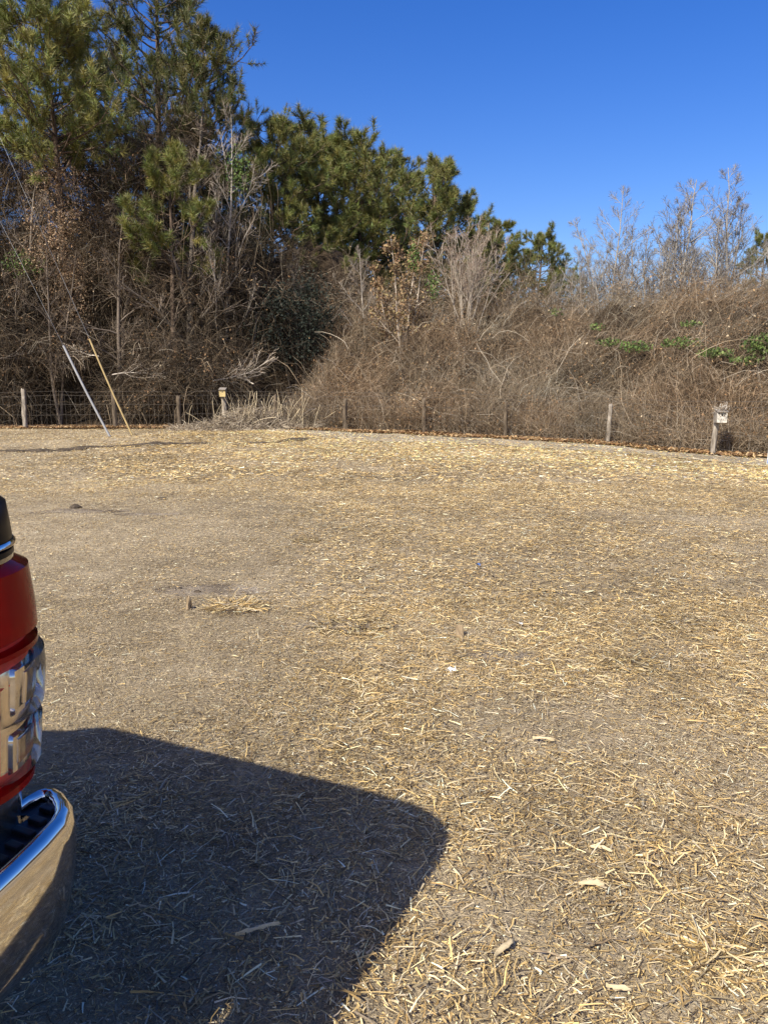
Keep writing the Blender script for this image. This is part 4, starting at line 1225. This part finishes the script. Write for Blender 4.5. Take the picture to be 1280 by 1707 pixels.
def bed_ring(z, inset, zz=None):
    o = outline(0, BL_, 0, BW_, float(np.interp(z, [1.22, 1.32, 1.38], [.16, .20, .55])), 11)
    low = -.028 * float(sstep(1.28, 1.39, z))
    return [(p[0] - p[2] * inset, p[1] - p[3] * inset, (z if zz is None else zz) + low + shadow_dip(p[0], z)) for p in o]
zl = [.47, .55, .62, .68, .74, .80, .86, .92, 1.0, 1.06, 1.12, 1.17, 1.212]
obj('bed', MB().loft([bed_ring(z, body_inset(z)) for z in zl], (False, False)).mesh('bed', 40), M['paint'], truck)
zu = [1.224, 1.26, 1.30, 1.33, 1.355, 1.375, 1.388, 1.397, 1.40]
rings = [bed_ring(z, body_inset(z)) for z in zu] + [bed_ring(1.40, .115, 1.401), bed_ring(1.40, .155, 1.398), bed_ring(1.36, .158, 1.37), bed_ring(1.0, .158, .95)]
obj('rail_cap', MB().loft(rings, (False, False)).mesh('rail_cap', 50), M['black_trim'], truck)
obj('bright_strip', MB().loft([bed_ring(1.224, .008), bed_ring(1.226, .004), bed_ring(1.231, .004), bed_ring(1.234, .007)], (False, False)).mesh('bright_strip', 50), M['chrome'], truck)
obj('seal', MB().loft([bed_ring(1.206, .016), bed_ring(1.210, .010), bed_ring(1.219, .010), bed_ring(1.2235, .016)], (False, False)).mesh('seal', 50), M['black_trim'], truck)
obj('bed_floor', MB().box((BL_ / 2, BW_ / 2, .80), (BL_ - .3, BW_ - .3, .03)).mesh('bed_floor'), M['under'], truck)
obj('chassis', MB().box((2.6, BW_ / 2, .52), (5.0, 1.0, .16)).mesh('chassis', bevel=.02), M['under'], truck)
# tailgate: pressed panel with recess and handle
tg = obj('tailgate', MB().loft([[(.012, y, z) for y, z in ((.26, .66), (1.74, .66), (1.74, 1.19), (.26, 1.19))], [(-.006, y, z) for y, z in ((.27, .67), (1.73, .67), (1.73, 1.18), (.27, 1.18))]]).mesh('tailgate', bevel=.004), M['paint'], truck)
obj('handle', MB().box((-.018, 1.0, 1.08), (.022, .24, .075)).mesh('tailgate_handle', bevel=.008), M['black_trim'], tg)

# tail light patches that wrap round the rear corner
def corner_path(l_in, f_in, r=.16, n=12):
    """points along the rear face, round the right corner, then forward along the side; mirrored by the caller"""
    pts = [(0, l_in + (r - l_in) * k / 4, -1, 0) for k in range(4)]
    for a in np.linspace(180, 270, n): pts.append((r + r * math.cos(R(a)), r + r * math.sin(R(a)), math.cos(R(a)), math.sin(R(a))))
    pts += [(r + (f_in - r) * k / 4, 0, 0, -1) for k in range(1, 5)]
    return pts
def patch(z0, z1, s0, s1, off, path, bulge=.01, nz=8, mirror=False, edge=-.006, rnd=.0):
    """lens over the corner between z0..z1 and path fractions s0..s1, raised by off"""
    m = 22; rows = []
    P = np.array(path); L = np.concatenate([[0], np.cumsum(np.hypot(*(np.diff(P[:, :2], axis=0).T)))]); L /= L[-1]
    for i in range(nz + 1):
        t = i / nz; row = []
        tz = max(0.0, min(1.0, t)); z = z0 + (z1 - z0) * tz
        ez = min(tz, 1 - tz)
        sq = 1.0 if not rnd else (1 - rnd * (1 - min(1, ez / .22)) ** 2)
        for j in range(m + 1):
            sj = j / m; es = min(sj, 1 - sj)
            s = s0 + (s1 - s0) * (.5 + (sj - .5) * sq)
            x, y, nx, ny = [np.interp(s, L, P[:, k]) for k in range(4)]
            k = min(1, ez / .12) * min(1, es / .06)
            o = -body_inset(z) + (edge if (i in (0, nz) or j in (0, m)) else off + bulge * (1 - (1 - k) ** 2))
            yy = y + ny * o
            row.append((x + nx * o, (BW_ - yy) if mirror else yy, z))
        rows.append(row)
    return MB().loft(rows, (False, False), closed=False)
for mirror in (False, True):
    tl = empty('tail_light', (0, 0, 0)); tl.parent = truck
    pa = corner_path(.22, .27)
    def lens(name, mat, *a, **k):
        me = patch(*a, path=pa, mirror=mirror, **k).mesh(name, 45)
        inside = Vector((.5, BW_ - .5 if mirror else .5, .95))
        if sum((p.center - inside).dot(p.normal) for p in me.polygons) < 0:
            me.flip_normals()
        return obj(name, me, M[mat], tl)
    lens('housing', 'red_inner', .800, 1.202, 0, 1, .002, bulge=.002, nz=12)
    lens('upper_lens', 'red_lens', 1.062, 1.206, 0, 1, .012, bulge=.012)
    lens('lens_lip', 'red_lens', 1.046, 1.064, 0, 1, .016, bulge=.006, nz=4)
    lens('upper_bowl', 'red_dark', 1.080, 1.182, .27, .44, .006, bulge=.004, rnd=.10)
    lens('reverse_reflector', 'bulb', .828, 1.044, .14, 1.0, .0035, bulge=.001, nz=12)
    lens('reverse_frame', 'chrome', .935, 1.036, .22, .62, .006, bulge=.006, rnd=.06)
    lens('reverse_lamp', 'bulb', .950, 1.022, .285, .43, .011, bulge=.004, rnd=.06)
    lens('lower_frame', 'chrome', .832, .918, .21, .62, .006, bulge=.006, rnd=.05)
    lens('lower_lamp', 'bulb', .850, .906, .245, .42, .010, bulge=.005, rnd=.05)
    lens('reverse_lens', 'clear_lens', .925, 1.050, .16, 1, .020, bulge=.010)
    lens('lower_lens', 'clear_lens', .825, .923, .14, 1, .018, bulge=.010)
    lens('lower_red_band', 'red_lens', .797, .823, 0, 1, .012, bulge=.006, nz=4)

# rear bumper: chrome face wrapping the corners, black step pad on top
BUMP = np.array([(.072, .055), (.078, .025), (.078, -.005), (.068, -.025), (.048, -.034), (.018, -.028), (-.014, -.012), (-.040, .012), (-.060, .045), (-.077, .10), (-.095, .17), (-.115, .26), (-.140, .42), (-.160, .65), (-.170, .978)]) + np.array([.018, .022])
BFAC = np.array([.1, .1, .12, .2, .3, .4, .5, .6, .75, .9, 1, 1, 1, 1, 1]); BFAC = np.concatenate([BFAC, BFAC[-2::-1]])
BUMP = np.concatenate([BUMP, np.stack([BUMP[-2::-1, 0], BW_ - BUMP[-2::-1, 1]], -1)])
_bt = nrm(np.gradient(BUMP, axis=0)); BUMPN = np.stack([-_bt[:, 1], _bt[:, 0]], -1)       # points out of the truck
if BUMPN[14, 0] > 0: BUMPN = -BUMPN
def bumper_path(off):
    o = np.minimum(off, .03) * np.minimum(1, BFAC + .5) + max(off - .03, 0) * BFAC
    return [tuple(p) for p in BUMP - BUMPN * o[:, None]]
prof = [(.11, .472), (.078, .476), (.055, .486), (.034, .510), (.018, .550), (.006, .610), (0, .660), (0, .700), (.003, .722), (.010, .735), (.020, .740), (.030, .737), (.040, .726), (.046, .712)]
rows = []
for off, z in prof:
    rows.append([(x, y, z) for x, y in bumper_path(off)])
bp_ = obj('rear_bumper', MB().loft(rows, (False, False), closed=False).mesh('rear_bumper', 60), M['chrome'], truck)
inner = bumper_path(.046); n_ = len(inner)
body_side = []
for x, y in inner:
    body_side.append((max(x, .06), min(max(y, .06), BW_ - .06)))
pad_rows = [[(x, y, .7115) for x, y in inner], [(x, y, .7135) for x, y in bumper_path(.050)], [(x, y, .7135) for x, y in body_side]]
sp = obj('step_pad', MB().loft(pad_rows, (False, False), closed=False).mesh('step_pad', 60), M['pad'], bp_)
for k in range(12):            # raised treads on the pad
    yk = .020 + k * .036 if k < 6 else .80 + (k - 6) * .07
    x0 = float(np.interp(yk, BUMP[5:15, 1], BUMP[5:15, 0])) + .052
    x1 = .05 if k < 3 else .02
    obj('tread', MB().box(((x0 + x1) / 2, yk + .012, .7175), (max(x1 - x0, .03), .016, .010)).mesh('tread', bevel=.003), M['pad'], sp)

# wheels
def wheel(fx, ly, mirror):
    w = empty('wheel', (fx, ly, .40)); w.parent = truck
    rings = []
    for y, r in ((-.13, .27), (-.135, .36), (-.11, .395), (0, .40), (.11, .395), (.135, .36), (.13, .27)):
        rings.append([(r * math.cos(a), y, r * math.sin(a)) for a in np.linspace(0, 6.283, 36, endpoint=False)])
    obj('tyre', MB().loft(rings, (False, False)).mesh('tyre', 50), M['rubber'], w)
    s = -1 if not mirror else 1
    b = MB()
    b.loft([[(r * math.cos(a), y * s, r * math.sin(a)) for a in np.linspace(0, 6.283, 30, endpoint=False)] for y, r in ((-.02, .272), (.125, .272), (.13, .255), (.07, .24), (.06, .10))], (True, False))
    rm = obj('rim', b.mesh('rim', 40), M['rim'], w)
    for k in range(6):
        a = k * math.pi / 3; c, sn = math.cos(a), math.sin(a)
        obj('spoke', MB().box((.15 * c, .085 * s, .15 * sn), (.22, .03, .05), [[c, 0, -sn], [0, 1, 0], [sn, 0, c]]).mesh('spoke', bevel=.006), M['rim'], rm)
    obj('hub', MB().tube([(0, .05 * s, 0), (0, .12 * s, 0)], .06, 14).mesh('hub', 40), M['rim'], rm)
for fx in (1.35, 5.05):
    wheel(fx, .17, False); wheel(fx, BW_ - .17, True)

# cab and bonnet, left of the picture
def section(x, wlo, whi, zlo, zmid, zhi):
    c = BW_ / 2
    return [(x, c - wlo, zlo), (x, c + wlo, zlo), (x, c + wlo, zmid), (x, c + whi, zhi), (x, c - whi, zhi), (x, c - wlo, zmid)]
obj('cab_body', MB().loft([section(2.72, .97, .95, .45, 1.10, 1.25), section(3.6, .99, .96, .42, 1.10, 1.25), section(4.5, .98, .94, .42, 1.05, 1.22), section(5.3, .97, .88, .46, 1.0, 1.16), section(5.85, .92, .80, .50, .92, 1.04)]).mesh('cab_body', bevel=.02), M['paint'], truck)
roof = [(2.92, .72), (4.05, .74)]
obj('roof', MB().loft([[(2.90, .28, 1.86), (2.90, 1.72, 1.86), (4.1, 1.74, 1.87), (4.1, .26, 1.87)], [(3.0, .36, 1.91), (3.0, 1.64, 1.91), (3.98, 1.64, 1.92), (3.98, .36, 1.92)]]).mesh('cab_roof', bevel=.012), M['paint'], truck)
for (a, b_) in (((2.76, .08, 1.252), (2.91, .30, 1.858)), ((2.76, 1.92, 1.252), (2.91, 1.70, 1.858)), ((3.62, .06, 1.252), (3.58, .28, 1.86)), ((3.62, 1.94, 1.252), (3.58, 1.72, 1.86)), ((4.72, .08, 1.22), (4.08, .28, 1.862)), ((4.72, 1.92, 1.22), (4.08, 1.72, 1.862))):
    obj('pillar', MB().tube([a, b_], .035, 8).mesh('pillar', 40), M['paint'], truck)
def pane(pts):
    n = nrm(np.cross(np.array(pts[1]) - pts[0], np.array(pts[2]) - pts[0])) * .004
    obj('window', MB().loft([pts, [tuple(np.array(p) + n) for p in pts]]).mesh('window'), M['window'], truck)
pane([(2.77, .10, 1.25), (2.77, 1.90, 1.25), (2.91, 1.69, 1.86), (2.91, .31, 1.86)])
pane([(4.71, .10, 1.22), (4.71, 1.90, 1.22), (4.09, 1.71, 1.86), (4.09, .29, 1.86)])
for s in (0, 1):
    f = lambda y: BW_ - y if s else y
    pane([(2.80, f(.07), 1.25), (3.58, f(.05), 1.25), (3.55, f(.27), 1.86), (2.93, f(.29), 1.86)])
    pane([(3.66, f(.05), 1.25), (4.66, f(.07), 1.23), (4.06, f(.27), 1.86), (3.62, f(.27), 1.86)])
    obj('mirror', MB().box((4.45, f(-.10), 1.30), (.10, .16, .20)).mesh('mirror', bevel=.025), M['black_trim'], truck)
    obj('headlight', MB().box((5.82, f(.20), .86), (.12, .26, .16)).mesh('headlight', bevel=.02), M['bulb'], truck)
    obj('seat', MB().box((3.75, f(.55), 1.12), (.16, .50, .62)).mesh('seat', bevel=.05), M['seat'], truck)
obj('grille', MB().box((5.86, 1.0, .82), (.05, 1.0, .26)).mesh('grille', bevel=.015), M['chrome'], truck)
obj('front_bumper', MB().box((5.92, 1.0, .54), (.16, 1.85, .20)).mesh('front_bumper', bevel=.04), M['chrome'], truck)
